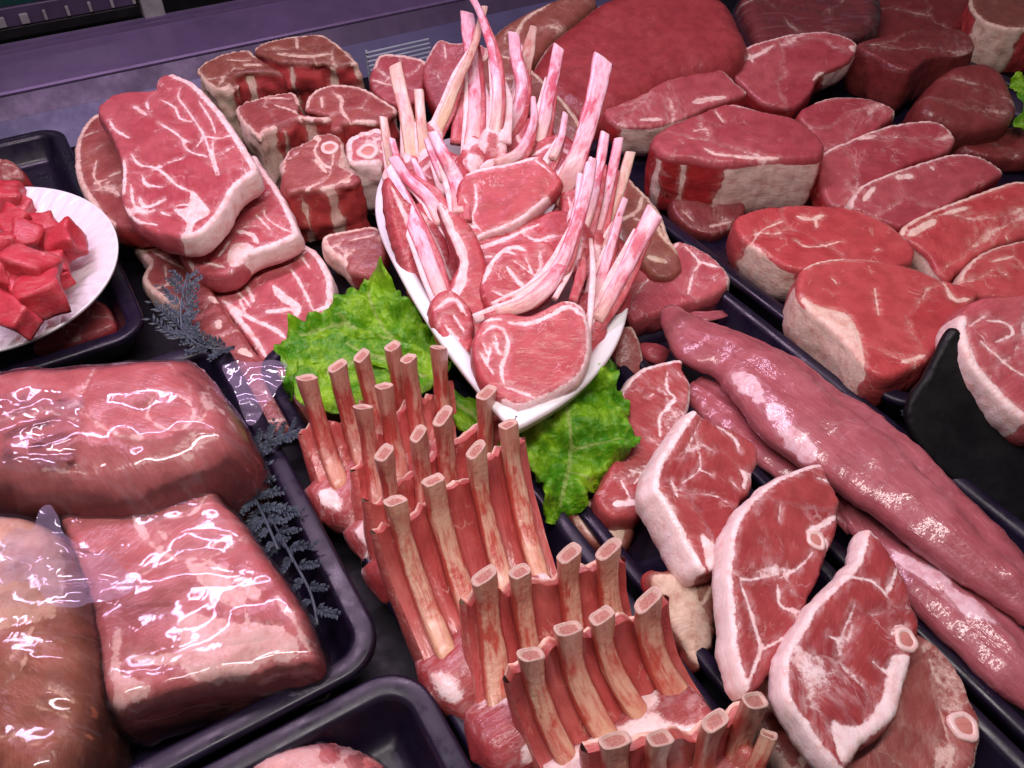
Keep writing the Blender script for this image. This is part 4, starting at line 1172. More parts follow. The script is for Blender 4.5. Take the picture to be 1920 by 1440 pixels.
r, md = slab('wrapped_joint', 'flat pink and white marbled wrapped slab in the lower left tray', 'meat',
     [(385,900),(416,931),(455,969),(501,1035),(547,1100),(578,1162),(595,1220),(580,1243),(501,1260),(385,1284),(289,1307),(225,1328),(203,1322),(185,1285),(173,1208),(150,1120),(120,1020),(110,940),(220,885)],
     0.060, 'pork', None, film=0.0005, tilt=(0.03, -0.06), th=0.048, rnd=0.010, lump=0.003, lumpscale=20,
     fat=[([(225,940),(260,980),(285,1020),(330,1050)],12),([(385,930),(360,960),(300,970)],5),([(430,1000),(375,1035)],4),([(220,1180),(215,1230),(215,1290)],16),([(455,1120),(470,1180),(500,1230)],6),([(520,1120),(555,1170),(580,1220)],10),([(400,1060),(430,1095),(455,1130)],10)],
     patches=[[(350,1060),(375,1058),(420,1075),(440,1110),(445,1140),(415,1130),(375,1090)],[(385,1040),(420,1065),(470,1090),(490,1120),(470,1125),(430,1080),(390,1062)],
              [(335,1160),(370,1150),(450,1170),(530,1180),(560,1225),(500,1240),(450,1265),(380,1275),(340,1250),(260,1240),(250,1225),(330,1222)],[(215,1270),(260,1275),(285,1290),(225,1320),(208,1310)]])
r3, md3 = slab('wrapped_joint', 'brown wrapped joint in the lower left corner with a lilac film tail', 'meat',
     [(-60,955),(50,950),(110,990),(150,1080),(168,1160),(173,1240),(166,1330),(150,1400),(100,1480),(-40,1490),(-90,1300),(-90,1100)],
     0.074, 'pork_brown', None, film=0.0014, tilt=(0.04, -0.08), th=0.058, rnd=0.022, lump=0.004, lumpscale=18, fat=[([(60,1180),(40,1250),(10,1290)],3),([(90,1290),(130,1310)],3),([(60,1320),(120,1340)],2)],
     patches=[[(-60,960),(50,955),(100,1000),(110,1140),(60,1165),(0,1180),(-60,1180)]])
sheet('film_tail', [(92,952),(116,978),(122,1003),(170,1030),(225,1060),(252,1085),(244,1120),(200,1140),(110,1146),(75,1110),(30,1090),(-10,1085),(-20,1010),(30,985),(62,995)], 0.102, (0.06, -0.10), 'film_loose', r3, md3['base'], amp=0.014, sc=24)
sheet('film_skirt', [(165,1370),(205,1335),(225,1400),(230,1440),(190,1470),(130,1460),(145,1410)], 0.022, (0.1, -0.6), 'film_loose', r3, md3['base'], amp=0.004, sc=60)
slab('wrapped_joint', 'small film wrapped joint in the tray at the bottom edge', 'meat',
     [(448,1440),(475,1402),(535,1378),(615,1368),(690,1392),(742,1440),(770,1500),(640,1560),(500,1550)], 0.036, 'pork', None, film=0.0022, tilt=(0, -0.05), th=0.032, rnd=0.022,
     fat=[([(470,1410),(540,1420)],14)], patches=[[(460,1425),(520,1395),(590,1385),(600,1420),(650,1440),(600,1490),(480,1490)]])

# ================================================================== PLATE OF DICED MEAT
def plate():
    c = at(-12, 497, 0.062); n, ex, ey = frame_of((0.06, -0.16))
    Rr = 220 * m_per_px(c)
    K = 252
    root = empty('plate', c - n * 0.028)
    base = c - n * 0.028
    tag(root, 'white fluted round plate heaped with diced meat at the left edge', 'plate')
    def rings(spec, flute):
        V = []; F = []
        for s, h, fa in spec:
            for k in range(K):
                a = 2 * math.pi * k / K
                w = (abs(math.sin(a * 21 + 6.0 * s)) - 0.5) * 2 * fa
                rr = Rr * s * (1 + 0.0015 * math.sin(a * 44 + 5 * s) * (1 if fa else 0))
                V.append(tuple(c + ex * (rr * math.cos(a)) + ey * (rr * math.sin(a)) + n * (h + w)))
        for l in range(len(spec) - 1):
            for k in range(K):
                k2 = (k + 1) % K
                F.append((l * K + k, l * K + k2, (l + 1) * K + k2, (l + 1) * K + k))
        return V, F
    V, F = rings([(0.985, 0.0005, 0.0002), (0.96, -0.0008, 0.0009), (0.90, -0.0035, 0.0017), (0.82, -0.0075, 0.0018), (0.74, -0.0120, 0.0014), (0.67, -0.0165, 0.0004), (0.63, -0.0185, 0), (0.4, -0.019, 0), (0.02, -0.019, 0)], True)
    F.append(tuple(range(len(V) - K, len(V))))
    child_mesh('well', V, F, M['porcelain'], root, base)
    V, F = rings([(0.985, 0.0005, 0.0002), (1.0, 0.0012, 0), (1.004, -0.0005, 0), (0.995, -0.0026, 0), (0.9, -0.0085, 0), (0.70, -0.0215, 0), (0.62, -0.0245, 0), (0.60, -0.028, 0), (0.57, -0.028, 0), (0.55, -0.0245, 0), (0.02, -0.0245, 0)], False)
    child_mesh('rim_and_foot', V, F, M['porcelain'], root, base)
plate()

def chunk(label, x, y, z, rpx, ang, sq=(1, 1, 1), group='diced meat cubes on the plate'):
    """hand-cut cube: a subdivided box with uneven faces"""
    seed = next_seed()
    rr = random.Random(int(seed * 100))
    c = at(x, y, z); s = rpx * m_per_px(c)
    from mathutils import Matrix, Euler
    rot = Euler((rr.uniform(-0.5, 0.5), rr.uniform(-0.5, 0.5), ang)).to_matrix()
    G = 7
    V = []; F = []; idx = {}
    def vid(i, j, k):
        key = (i, j, k)
        if key not in idx:
            p = np.array([2 * i / G - 1, 2 * j / G - 1, 2 * k / G - 1])
            q = p / (np.sum(np.abs(p) ** 14) ** (1 / 14))       # rounded cube
            q = q * np.array(sq)
            v = Vector(q)
            sh = Vector((v.x + 0.40 * nz(v * 0.7, 1, seed) + 0.15 * v.z * math.sin(seed), v.y + 0.40 * nz(v * 0.7, 1, seed + 4), v.z * (1 + 0.2 * nz(v * 0.5, 1, seed + 8))))
            sh *= 1 + 0.05 * nz(v, 3.2, seed + 2)
            idx[key] = len(V); V.append(tuple(c + rot @ sh * s * 0.98))
        return idx[key]
    for a in range(G):
        for b_ in range(G):
            for f in ((0, 0), (0, G), (1, 0), (1, G), (2, 0), (2, G)):
                q = []
                for da, db in ((0, 0), (1, 0), (1, 1), (0, 1)):
                    t = [a + da, b_ + db]; t.insert(f[0], f[1]); q.append(vid(*t))
                if (f[1] == 0) != (f[0] == 1): q.reverse()
                F.append(tuple(q))
    V = np.array(V)
    o = mesh_obj('meat_cube', V, F, M['cube'], None, (c.x, c.y, float(V[:, 2].min())), dict(mco=V * 1.0 + seed, fatd=np.array([3.0 + 4 * nz(v, 60, seed) for v in V])))
    tag(o, label, 'meat cube', group)
for i, (x, y, z, rp, a, sq, lab) in enumerate([
    (12, 372, 0.078, 30, 0.3, (1, 1, 0.9), 'diced meat cube at the top of the heap, touching the left edge'),
    (28, 420, 0.082, 27, 0.9, (1, 1, 0.9), 'diced meat cube below the topmost one'),
    (54, 446, 0.080, 27, 0.2, (1, 0.9, 0.9), 'diced meat cube in the middle of the heap'),
    (84, 428, 0.074, 25, 0.7, (1, 1, 0.9), 'diced meat cube behind the middle of the heap'),
    (122, 455, 0.072, 31, 0.15, (1, 1, 0.9), 'diced meat cube furthest right on the white plate'),
    (58, 503, 0.082, 36, -0.2, (1.25, 0.85, 0.8), 'long diced meat piece lying across the heap'),
    (76, 556, 0.072, 38, 0.5, (1.1, 0.95, 0.9), 'smooth diced meat lump near the lower rim'),
    (18, 584, 0.074, 42, -0.55, (1.35, 0.6, 0.6), 'pale striped strip of diced meat at the lower left'),
    (6, 462, 0.080, 26, 0.6, (1, 1, 0.9), 'diced meat cube at the left edge, second from top'),
    (-8, 528, 0.078, 36, 0.1, (1, 1, 0.9), 'dark red diced meat cube at the left edge above the strip'),
    (100, 500, 0.066, 24, 0.4, (1, 1, 0.8), 'shadowed diced meat cube under the rightmost one'),
    (40, 395, 0.070, 22, 1.2, (1, 0.8, 0.8), 'small diced meat cube behind the top of the heap'),
    (112, 530, 0.060, 20, 0.8, (1.2, 0.8, 0.7), 'flat diced meat scrap at the right foot of the heap'),
    (40, 540, 0.072, 26, 0.9, (1, 0.9, 0.9), 'diced meat cube between the long piece and the smooth lump')]):
    chunk(lab, x, y, z, rp, a, sq)
slab('meat_slice', 'thin red meat slice in the tray below the white plate', 'meat', [(60,650),(100,600),(180,560),(212,600),(196,615),(120,640)], 0.012, 'beef', None, tilt=(0, -0.1), th=0.012)
slab('meat_slice', 'small dark meat piece behind the white plate at the left edge', 'meat', [(-30,298),(10,296),(36,315),(38,332),(0,335),(-30,335)], 0.040, 'lamb_dull', None, tilt=(0, -0.3), th=0.03)

# ================================================================== WHITE DISH
DISH_Z = 0.080
def dish():
    ctrl = [(965,798),(932,772),(886,718),(835,652),(785,577),(742,500),(713,438),(703,390),(709,345),(733,308),(800,270),(900,250),(1010,262),(1100,320),(1155,405),(1175,480),(1181,545),(1173,600),(1150,655),(1110,706),(1060,748),(1008,780)]
    W = [at(x, y, DISH_Z) for x, y in ctrl]
    P, _ = catmull([(w.x, w.y) for w in W], 0.004)
    # keep the tip crisp
    n = len(P)
    c = np.array([P[:, 0].mean(), P[:, 1].mean()])
    root = empty('serving_dish', (c[0], c[1], 0.027)); base = Vector((c[0], c[1], 0.027))
    tag(root, 'white boat shaped porcelain dish with a pointed front, full of lamb cutlets', 'dish')
    tang = np.roll(P, -1, 0) - np.roll(P, 1, 0)
    nn = np.stack([tang[:, 1], -tang[:, 0]], 1); nn /= np.linalg.norm(nn, axis=1)[:, None]
    ar = 0.5 * np.sum(P[:, 0] * np.roll(P[:, 1], -1) - np.roll(P[:, 0], -1) * P[:, 1])
    if ar > 0: nn = -nn       # inward
    def build(spec, fill):
        V = []; F = []
        for ins, s, z in spec:
            for k in range(n):
                q = c + (P[k] + nn[k] * ins - c) * s
                V.append((q[0], q[1], DISH_Z + z))
        for l in range(len(spec) - 1):
            for k in range(n):
                k2 = (k + 1) % n
                F.append((l * n + k, l * n + k2, (l + 1) * n + k2, (l + 1) * n + k))
        if fill: F.append(tuple(range(len(V) - n, len(V))))
        return V, F
    V, F = build([(0.0002, 1, -0.004), (0.0, 1, -0.0015), (0.0012, 1, 0.0), (0.0085, 1, 0.0002), (0.0115, 1, -0.0010), (0.0128, 1, -0.003)], False)
    child_mesh('rim', V, F, M['porcelain'], root, base)
    V, F = build([(0.0126, 1, -0.0026), (0.014, 0.96, -0.010), (0.012, 0.88, -0.022), (0.012, 0.74, -0.036), (0.012, 0.55, -0.044), (0.012, 0.2, -0.046)], True)
    child_mesh('bowl', V, F, M['porcelain'], root, base)
    V, F = build([(0.0003, 1, -0.0036), (0.0025, 0.985, -0.014), (0.004, 0.93, -0.028), (0.004, 0.80, -0.042), (0.004, 0.66, -0.0515), (0.004, 0.64, -0.053)], True)
    child_mesh('outer_wall', V, F, M['porcelain'], root, base)
dish()

# ------------------------------------------------------------------ cutlets
G7 = 'lamb cutlets in the white dish'
def cutlet(label, bone, eye=None, z=0.09, tilt=(0, -0.5), th=0.014, bmat='bone_pink', fat=(), patches=(), rim=(), mat='cutlet', extra=(), thick=0.0050, mus=3):
    """bone: list of (px, py, z, width px) from tip to root"""
    W = [at(x, y, zz) for x, y, zz, w in bone]
    wd = [w * m_per_px(p) for p, (x, y, zz, w) in zip(W, bone)]
    if eye:
        md = slab_mesh(eye, z, tilt=tilt, th=th, fat=fat, patches=patches, rim=rim, muscles=mus, seam=0.0006, res=0.0020, rnd=0.0022, lump=0.0012, lumpscale=50)
        base = md['base']
    else:
        base = W[-1] - Vector((0, 0, 0.012))
    root = empty('lamb_cutlet', base)
    tag(root, label, 'cutlet', G7)
    if eye:
        rf = [f for f in md['F'] if rim and len(f) < 6 and sum(md['flag'][i] for i in f) / len(f) < 0]
        rg_, _ = components(rf)
        if rg_:
            s = set(f for g in rg_ for f in g)
            v, f, a = split_mesh(md, [f for f in md['F'] if f not in s]); child_mesh('eye', v, f, M[mat], root, base, a)
            for g in rg_:
                v, f, a = split_mesh(md, g); child_mesh('fat_rim', v, f, M[mat], root, base, a)
        else:
            child_mesh('eye', md['V'], md['F'], M[mat], root, base, dict(fatd=md['fatd'], mco=md['mco']))
    else:
        # meat end sunk in the dish
        sd = next_seed(); a = (W[-2] - W[-1]).normalized()
        c = W[-1]
        x = a.cross(W[-1] - CAMP).normalized(); y = a.cross(x)
        V = []; F = []; K = 20; L = 14
        for l in range(L + 1):
            t = l / L; rr = math.sin(math.pi * min(0.985, max(0.015, t ** 0.8))) ** 0.7
            for k in range(K):
                th_ = 2 * math.pi * k / K
                p = c + a * (0.014 - t * 0.052) + x * (math.cos(th_) * 0.0120 * rr + 0.003 * math.sin(t * 4 + sd)) + y * (math.sin(th_) * 0.0048 * rr)
                p = p + Vector((1, 1, 1)) * (0.0022 * nz(p, 70, sd) + 0.001 * nz(p, 190, sd))
                V.append(tuple(p))
        for l in range(L):
            for k in range(K):
                F.append((l * K + k, l * K + (k + 1) % K, (l + 1) * K + (k + 1) % K, (l + 1) * K + k))
        F.append(tuple(range(K))); F.append(tuple(range(L * K, (L + 1) * K)))
        V = np.array(V)
        child_mesh('eye', V, F, M[mat], root, base, dict(mco=V + sd, fatd=np.array([0.8 + 7 * nz((v[0], v[1], v[2] * 0.4), 75, sd) for v in V])))
    bar('bone', W, wd, thick, bmat, root, base)
    if len(W) >= 3:
        sx = (W[1] - W[0]).cross(W[1] - CAMP).normalized()
        rs = random.Random(int(bone[0][0] * 7 + bone[0][1]))
        for side, kind in ((1, 'cutlet'), (-1, 'fat')):
            i0 = max(1, len(W) // 2 - (1 if rs.random() < 0.5 else 0))
            pth = [W[k] + sx * (side * wd[k] * rs.uniform(0.42, 0.60)) + (W[k] - CAMP).normalized() * 0.002 for k in range(i0, len(W))]
            if len(pth) < 2: continue
            e = (pth[-1] - pth[-2]).normalized(); pth = pth + [pth[-1] + e * 0.012]
            ws = [0.002] + [rs.uniform(0.006, 0.010) for _ in pth[1:-1]] + [0.007]
            bar('meat_strip' if kind == 'cutlet' else 'fat_strip', pth, ws, 0.0045, 'cutlet', root, base, cut=False, fatd=2.2 if kind == 'cutlet' else -1.5)
    for pth, m_, tk in extra:
        WW = [at(x, y, zz) for x, y, zz, w in pth]
        bar('fat_strip' if m_ != 'cutlet' else 'meat_strip', WW, [w * m_per_px(p) for p, (x, y, zz, w) in zip(WW, pth)], tk, m_ if m_ != 'fatstrip' else 'cutlet', root, base, cut=False, fatd=-3.0 if m_ == 'fatstrip' else 2.0)
    return root

# back to front
cutlet('tallest thin cutlet bone crossing at the very top of the picture', [(884,-8,0.178,13),(905,38,0.170,15),(925,110,0.152,17),(932,190,0.130,20),(925,265,0.105,24)], extra=[([(935,130,0.142,10),(950,190,0.126,22),(945,270,0.104,30)], 'fatstrip', 0.006)])
cutlet('thin pale cutlet bone leaning right, crossing the tallest one', [(908,15,0.168,14),(888,90,0.152,15),(862,145,0.138,17),(838,205,0.120,20),(815,255,0.105,20)], bmat='bone_cream')
cutlet('cutlet with a broad flat bone end left of the tallest tip', [(876,26,0.160,26),(880,70,0.150,30),(888,130,0.134,24),(890,200,0.118,26),(885,275,0.100,30)], extra=[([(868,150,0.126,8),(862,210,0.114,24),(858,270,0.098,28)], 'cutlet', 0.006), ([(905,150,0.126,8),(915,210,0.114,22),(912,270,0.098,28)], 'fatstrip', 0.005)])
cutlet('cream coloured straight cutlet bone at the back left', [(741,124,0.142,26),(750,165,0.132,27),(765,230,0.114,28),(778,305,0.092,36)], bmat='bone_cream')
cutlet('short thin cutlet bone just right of the cream one', [(785,170,0.132,18),(790,230,0.116,20),(800,300,0.094,28)], bmat='bone_cream')
cutlet('leftmost short cutlet bone above the dish rim', [(719,222,0.124,16),(726,265,0.112,18),(742,325,0.092,26)], bmat='bone_cream')
cutlet('lilac cutlet bone leaning left near the top centre', [(963,64,0.150,22),(968,110,0.140,24),(978,165,0.124,24),(965,225,0.108,26),(930,285,0.092,26)])
cutlet('flat pale flap of bone behind the lilac one', [(1000,52,0.136,14),(992,90,0.130,24),(984,140,0.118,22),(975,210,0.102,22)], bmat='bone_cream', thick=0.004)
cutlet('straight pink cutlet bone right of the lilac one', [(1048,90,0.146,24),(1036,150,0.130,24),(1022,215,0.114,26),(1005,280,0.094,30)])
cutlet('dark marbled cutlet at the back of the dish under the upright bones', [(1000,185,0.122,10),(1000,230,0.112,16),(975,285,0.100,22),(930,310,0.092,22)],
       [(866,308),(885,280),(920,258),(960,235),(1005,215),(1040,250),(1030,300),(980,325),(900,330)], 0.094, (0, -0.5), fat=[([(890,270),(930,300),(1000,270)],6),([(1010,230),(1018,280)],12),([(880,300),(940,315)],5),([(960,240),(985,280)],8),([(905,268),(925,282)],3),([(895,290),(915,300)],3)])
cutlet('pale fatty cutlet lying in the back left of the dish', [(800,262,0.118,12),(815,300,0.108,16),(835,340,0.098,20)],
       [(770,345),(790,300),(830,280),(875,300),(880,350),(850,400),(800,395)], 0.090, (0.2, -0.4), fat=[([(780,330),(820,300),(860,320)],8),([(800,370),(840,350),(860,370)],6),([(830,300),(840,340)],5)])
cutlet('striped cutlet wedged under the magenta eyed one', [(1000,400,0.088,14),(965,430,0.084,20),(925,465,0.080,22)],
       [(868,455),(905,440),(960,425),(1030,395),(1075,400),(1085,450),(1055,500),(1000,505),(930,500),(885,500)], 0.090, (0, -0.35), fat=[([(880,470),(940,450),(1010,420)],8),([(960,470),(1040,440)],6),([(1000,490),(1060,470)],8),([(905,480),(950,480)],4)])
cutlet('red and cream cutlet packed behind the right hand bones', [(1112,300,0.130,18),(1100,350,0.120,22),(1085,405,0.108,24)],
       [(1050,360),(1085,335),(1125,345),(1140,400),(1135,470),(1118,540),(1090,560),(1075,500),(1062,430)], 0.092, (-0.2, -0.5), fat=[([(1065,370),(1085,440),(1095,530)],7),([(1105,350),(1115,430),(1110,520)],8),([(1128,380),(1125,470)],5)])
cutlet('pink cutlet slice between the magenta eye and the back bones', [(1060,215,0.126,12),(1052,260,0.116,16),(1035,300,0.104,18)],
       [(980,300),(1010,262),(1055,250),(1085,280),(1080,330),(1040,345),(1000,330)], 0.092, (0, -0.5), fat=[([(1000,290),(1040,270),(1070,290)],7),([(1030,300),(1050,330)],5)])
cutlet('dark cutlet filling the left wall of the dish behind the sweeping rib', [(775,300,0.116,12),(795,345,0.106,18),(820,400,0.096,20)],
       [(770,395),(800,372),(845,385),(870,430),(880,500),(870,560),(835,545),(800,500),(775,450)], 0.084, (0.3, -0.4), fat=[([(785,400),(815,460),(850,530)],7),([(830,400),(855,460)],6)])
cutlet('small cutlet against the left rim under the cream bone', [(735,262,0.118,12),(745,300,0.108,16),(760,345,0.096,18)],
       [(728,350),(745,320),(785,318),(800,355),(790,400),(755,405)], 0.086, (0.2, -0.4), fat=[([(738,345),(765,335),(785,350)],7),([(760,370),(780,385)],5)])
cutlet('red cutlet at the right rim beneath the outermost lilac bone', [(1172,375,0.112,12),(1155,420,0.104,16),(1135,470,0.094,20)],
       [(1110,470),(1140,440),(1165,450),(1170,500),(1155,545),(1120,560),(1105,520)], 0.084, (-0.3, -0.4), fat=[([(1120,480),(1145,500),(1150,530)],7),([(1150,455),(1158,500)],5)])
cutlet('red ribbed cutlet standing on the left inside the dish', [(738,297,0.118,20),(765,335,0.112,23),(805,374,0.104,26),(830,420,0.094,30)],
       [(728,330),(760,370),(800,400),(838,450),(850,520),(845,580),(815,600),(785,560),(755,480),(732,400)], 0.088, (0.5, -0.6), fat=[([(735,350),(770,430),(800,520),(815,590)],9),([(775,440),(805,490),(830,560)],4),([(800,420),(830,480),(842,540)],5)], patches=())
cutlet('broad pink cutlet bone hanging over the left of the dish', [(730,316,0.122,18),(752,365,0.112,28),(780,430,0.100,32),(808,500,0.092,30),(835,575,0.084,26)], [(808,575),(822,548),(850,545),(882,580),(888,640),(872,672),(840,650),(820,615)], 0.084, (0.2, -0.4), bmat='bone_pink', fat=[([(815,580),(850,560),(875,590)],7),([(835,610),(860,640)],6),([(850,590),(870,620)],4)])
cutlet('cutlet with a sweeping lilac membrane rib left of centre', [(812,250,0.136,20),(834,295,0.126,26),(856,340,0.112,30),(862,400,0.104,26)],
       [(822,380),(850,395),(880,420),(905,470),(915,540),(905,610),(893,680),(862,668),(828,620),(820,570),(845,530),(862,490),(848,450)], 0.092, (0.1, -0.55), rim=[(0, 1, 3)], fat=[([(815,375),(845,430),(868,485),(862,535),(835,575)],20),([(840,590),(860,620),(880,650)],5),([(850,560),(875,575)],4),([(870,600),(885,630)],4)])
cutlet('upper cutlet with a magenta eye and the longest lilac bone to the right', [(1132,112,0.176,40),(1118,175,0.160,36),(1100,240,0.144,36),(1080,300,0.128,38),(1060,345,0.112,40),(1036,378,0.098,34)],
       [(855,384),(862,340),(885,318),(913,309),(957,303),(1007,290),(1036,315),(1053,340),(1026,374),(975,415),(934,433),(902,446),(878,452),(862,420)], 0.112, (0, -0.55), th=0.016, rim=[(8, 13, 8)],
       mus=0, fat=[([(865,330),(905,316),(960,306),(1010,292)],8),([(890,345),(893,380),(885,410),(900,430)],5),([(870,370),(880,395)],4),([(875,420),(895,425)],5),([(1005,300),(1035,325)],3)])
cutlet('marbled red cutlet in the centre below the magenta eyed one', [(1108,305,0.150,22),(1096,370,0.138,24),(1078,430,0.126,25),(1048,500,0.112,28),(1000,545,0.102,28),(960,562,0.098,16)],
       [(902,525),(918,490),(945,462),(985,452),(1030,455),(1050,500),(1025,560),(985,585),(935,588),(908,565)], 0.096, (0, -0.5), rim=[], fat=[([(905,530),(930,480),(960,462),(985,468)],10),([(950,500),(975,530),(1010,555)],7),([(925,545),(950,555),(970,545)],4),([(965,490),(1010,520)],2),([(985,480),(1000,515)],2),([(940,470),(965,475)],5)])
cutlet('front cutlet with the largest round red eye at the dish tip', [(1092,330,0.142,22),(1085,400,0.130,26),(1066,465,0.118,28),(1036,525,0.108,30),(990,568,0.101,30),(930,588,0.099,20)],
       [(886,660),(891,626),(910,598),(945,584),(990,590),(1028,574),(1064,560),(1094,578),(1106,640),(1094,692),(1064,724),(1022,744),(975,762),(945,752),(918,729),(895,698)], 0.099, (0, -0.42), th=0.018, rim=[(6, 13, 6)], mus=0,
       fat=[([(950,604),(992,606),(1030,592),(1064,574),(1094,592)],9),([(905,625),(925,612),(945,620),(952,650),(940,690),(946,722)],7),([(925,640),(938,665)],6),([(908,600),(940,598)],7),([(920,650),(912,684)],5),([(946,724),(1000,744)],6),([(900,660),(925,700)],4),([(928,628),(934,650)],5),([(905,640),(915,665)],4)],
       extra=[([(1108,452,0.112,8),(1112,510,0.108,12),(1108,570,0.103,14),(1104,630,0.098,8)], 'fatstrip', 0.006), ([(1096,470,0.108,6),(1088,520,0.105,20),(1074,565,0.101,18)], 'cutlet', 0.006), ([(1088,450,0.112,7),(1070,505,0.107,10),(1040,560,0.102,12)], 'fatstrip', 0.005)])
cutlet('ridged pink cutlet bone right of centre with a split end', [(1134,252,0.142,18),(1124,310,0.130,20),(1110,370,0.118,22),(1092,430,0.104,26)], bmat='bone_pink')
cutlet('pink cutlet bone beside the ridged one, slightly shorter', [(1160,262,0.138,18),(1148,320,0.126,20),(1130,390,0.110,22),(1112,455,0.096,26)], bmat='bone_pink')
cutlet('greyish cutlet bone, outermost of the bunch on the right', [(1182,288,0.130,20),(1168,335,0.120,22),(1148,390,0.106,24),(1128,450,0.092,28)], bmat='bone_cream')
cutlet('thin pink cutlet bone rising beside the right dish rim', [(1160,410,0.118,17),(1145,465,0.108,18),(1125,530,0.096,24),(1112,580,0.088,26)])
cutlet('lilac cutlet bone sticking out furthest right over the dish rim', [(1228,398,0.128,40),(1205,440,0.118,32),(1175,500,0.106,28),(1148,550,0.096,28),(1118,600,0.088,26)],
       [(1098,610),(1112,560),(1140,530),(1168,525),(1176,545),(1160,590),(1130,640),(1104,668)], 0.080, (-0.3, -0.4), fat=[([(1110,600),(1150,560),(1172,540)],6),([(1105,650),(1140,600)],9),([(1118,570),(1140,545)],3)])

# ================================================================== LAMB RACKS
G8 = 'french trimmed lamb racks standing in rows'
def rack(label, tops, bases, zt=0.098, zb=0.020, wpx=42, cover=0.5, bmat='bone', thick=0.0085, lean=0.95, loin=0.026):
    n = len(tops)
    T = [at(x, y, zt) for x, y in tops]; B = [at(x, y, zb) for x, y in bases]
    base = (B[0] + B[-1]) / 2; base.z = 0.003
    root = empty('lamb_rack', base)
    tag(root, label, 'lamb rack', G8)
    def path(Tp, Bp, t):
        C = Vector((Bp.x + (Tp.x - Bp.x) * lean, Bp.y + (Tp.y - Bp.y) * lean, zb + 0.16 * (Tp.z - zb)))
        return Tp * ((1 - t) ** 2) + C * (2 * t * (1 - t)) + Bp * (t * t)
    line = (B[-1] - B[0]); line.z = 0; line.normalize()
    back = Vector((-line.y, line.x, 0))
    if back.y < 0: back = -back
    rr = random.Random(int(tops[0][0]))
    for i in range(n):
        w = wpx * m_per_px(T[i]) * rr.uniform(0.78, 1.12)
        T[i] = T[i] + Vector((rr.uniform(-1, 1), rr.uniform(-1, 1), rr.uniform(-1, 1))) * 0.0035
        pts = [path(T[i], B[i], t) for t in (0, 0.25, 0.5, 0.75, 0.97)] + [B[i] - back * 0.006 + Vector((0, 0, -0.012))]
        bar('rib', pts, [w * rr.uniform(0.96, 1.12), w * rr.uniform(0.84, 0.95), w * rr.uniform(0.84, 1.0), w * 1.0, w * 0.95, w * 0.7], [thick, thick * 0.95, thick, thick * 1.1, thick * 1.0, thick * 0.6], bmat, root, base, wide=line)
    # meat and membrane between the ribs, loin underneath at the foot
    ext = 0.55
    us = np.linspace(-ext, n - 1 + ext, (n - 1) * 7 + 9)
    seed = next_seed()
    NV = 16
    V = []; F = []; fd = []; mco = []
    def add(p, f_, m3):
        V.append(p); fd.append(f_); mco.append(m3)
        return len(V) - 1
    def ribs_at(u):
        if u <= 0: a, b_, k = 0, 1, u
        elif u >= n - 1: a, b_, k = n - 2, n - 1, u - (n - 2)
        else:
            a = min(int(u), n - 2); b_ = a + 1; k = u - a
        return T[a] + (T[b_] - T[a]) * k, B[a] + (B[b_] - B[a]) * k
    cols = []
    for iu, u in enumerate(us):
        Tp, Bp = ribs_at(u)
        fr = abs(u - round(u)) if 0 <= u <= n - 1 else 0.35
        near = math.cos(min(0.5, fr) * math.pi)            # 1 at a rib, 0 between
        t0 = 1 - cover + 0.09 * nz((u * 1.7, 0, 0), 1, seed) + 0.07 * nz((u * 5.1, 0, 0), 1, seed + 3) - 0.05 * (1 - near)
        t0 = max(0.12, t0)
        fr_, bk_ = [], []
        for iv in range(NV):
            v = iv / (NV - 1)
            t = t0 + (1.0 - t0) * v
            p = path(Tp, Bp, t)
            d = (path(Tp, Bp, min(1, t + 0.02)) - path(Tp, Bp, t - 0.02)).normalized()
            tb, tz = d.dot(back), d.z
            no = (back * (-tz) + Vector((0, 0, 1)) * tb).normalized()
            rec = 0.0010 + 0.0030 * near - 0.0012 * (1 - near) * math.sin(math.pi * v)
            p = p + no * (rec + 0.0016 * nz((u * 3, v * 6, 0), 1, seed + 1))
            thk = 0.0065 + loin * v ** 1.3
            q = p + no * (thk + 0.0020 * nz((u * 2.1, v * 4, 0), 1, seed + 5))
            q.z = max(q.z, 0.0035)
            f_ = 4.6 - 4.6 * max(0, v - 0.62) / 0.38 + 2.2 * nz((u * 2.5, v * 3, 0), 1, seed + 6)
            fr_.append(add(p, f_, (v * 0.05 + seed, u * 0.022 + seed, 0)))
            bk_.append(add(q, -2.0 + 2.5 * nz((u * 2.5, v * 3, 0), 1, seed + 7), (v * 0.05 + seed, u * 0.022 + seed, 0.03)))
        cols.append((fr_, bk_))
    for (a, a2), (c, c2) in zip(cols[:-1], cols[1:]):
        for k in range(NV - 1):
            F.append((a[k], a[k + 1], c[k + 1], c[k])); F.append((a2[k], c2[k], c2[k + 1], a2[k + 1]))
        F.append((a[0], c[0], c2[0], a2[0])); F.append((a[-1], a2[-1], c2[-1], c[-1]))
    for (a, a2), s in ((cols[0], 1), (cols[-1], -1)):
        rows = []
        for k in range(NV):
            row = []
            for w, f_ in ((0, 0.8), (0.12, 2.2), (0.4, 4.5), (0.72, 2.5), (0.86, -0.6), (1.0, -2.5)):
                p = V[a[k]] + (V[a2[k]] - V[a[k]]) * w + line * (-s) * 0.0025 * math.sin(math.pi * w)
                row.append(add(p, f_ - (2.0 if k > NV - 3 else 0), tuple(np.array(p) + seed)))
            rows.append(row)
        for r0, r1 in zip(rows[:-1], rows[1:]):
            for k in range(5):
                q = (r0[k], r0[k + 1], r1[k + 1], r1[k])
                F.append(q if s < 0 else q[::-1])
    child_mesh('meat', np.array([tuple(v) for v in V]), F, M['rackmeat'], root, base, dict(fatd=np.array(fd), mco=np.array(mco)), True, 48, True)
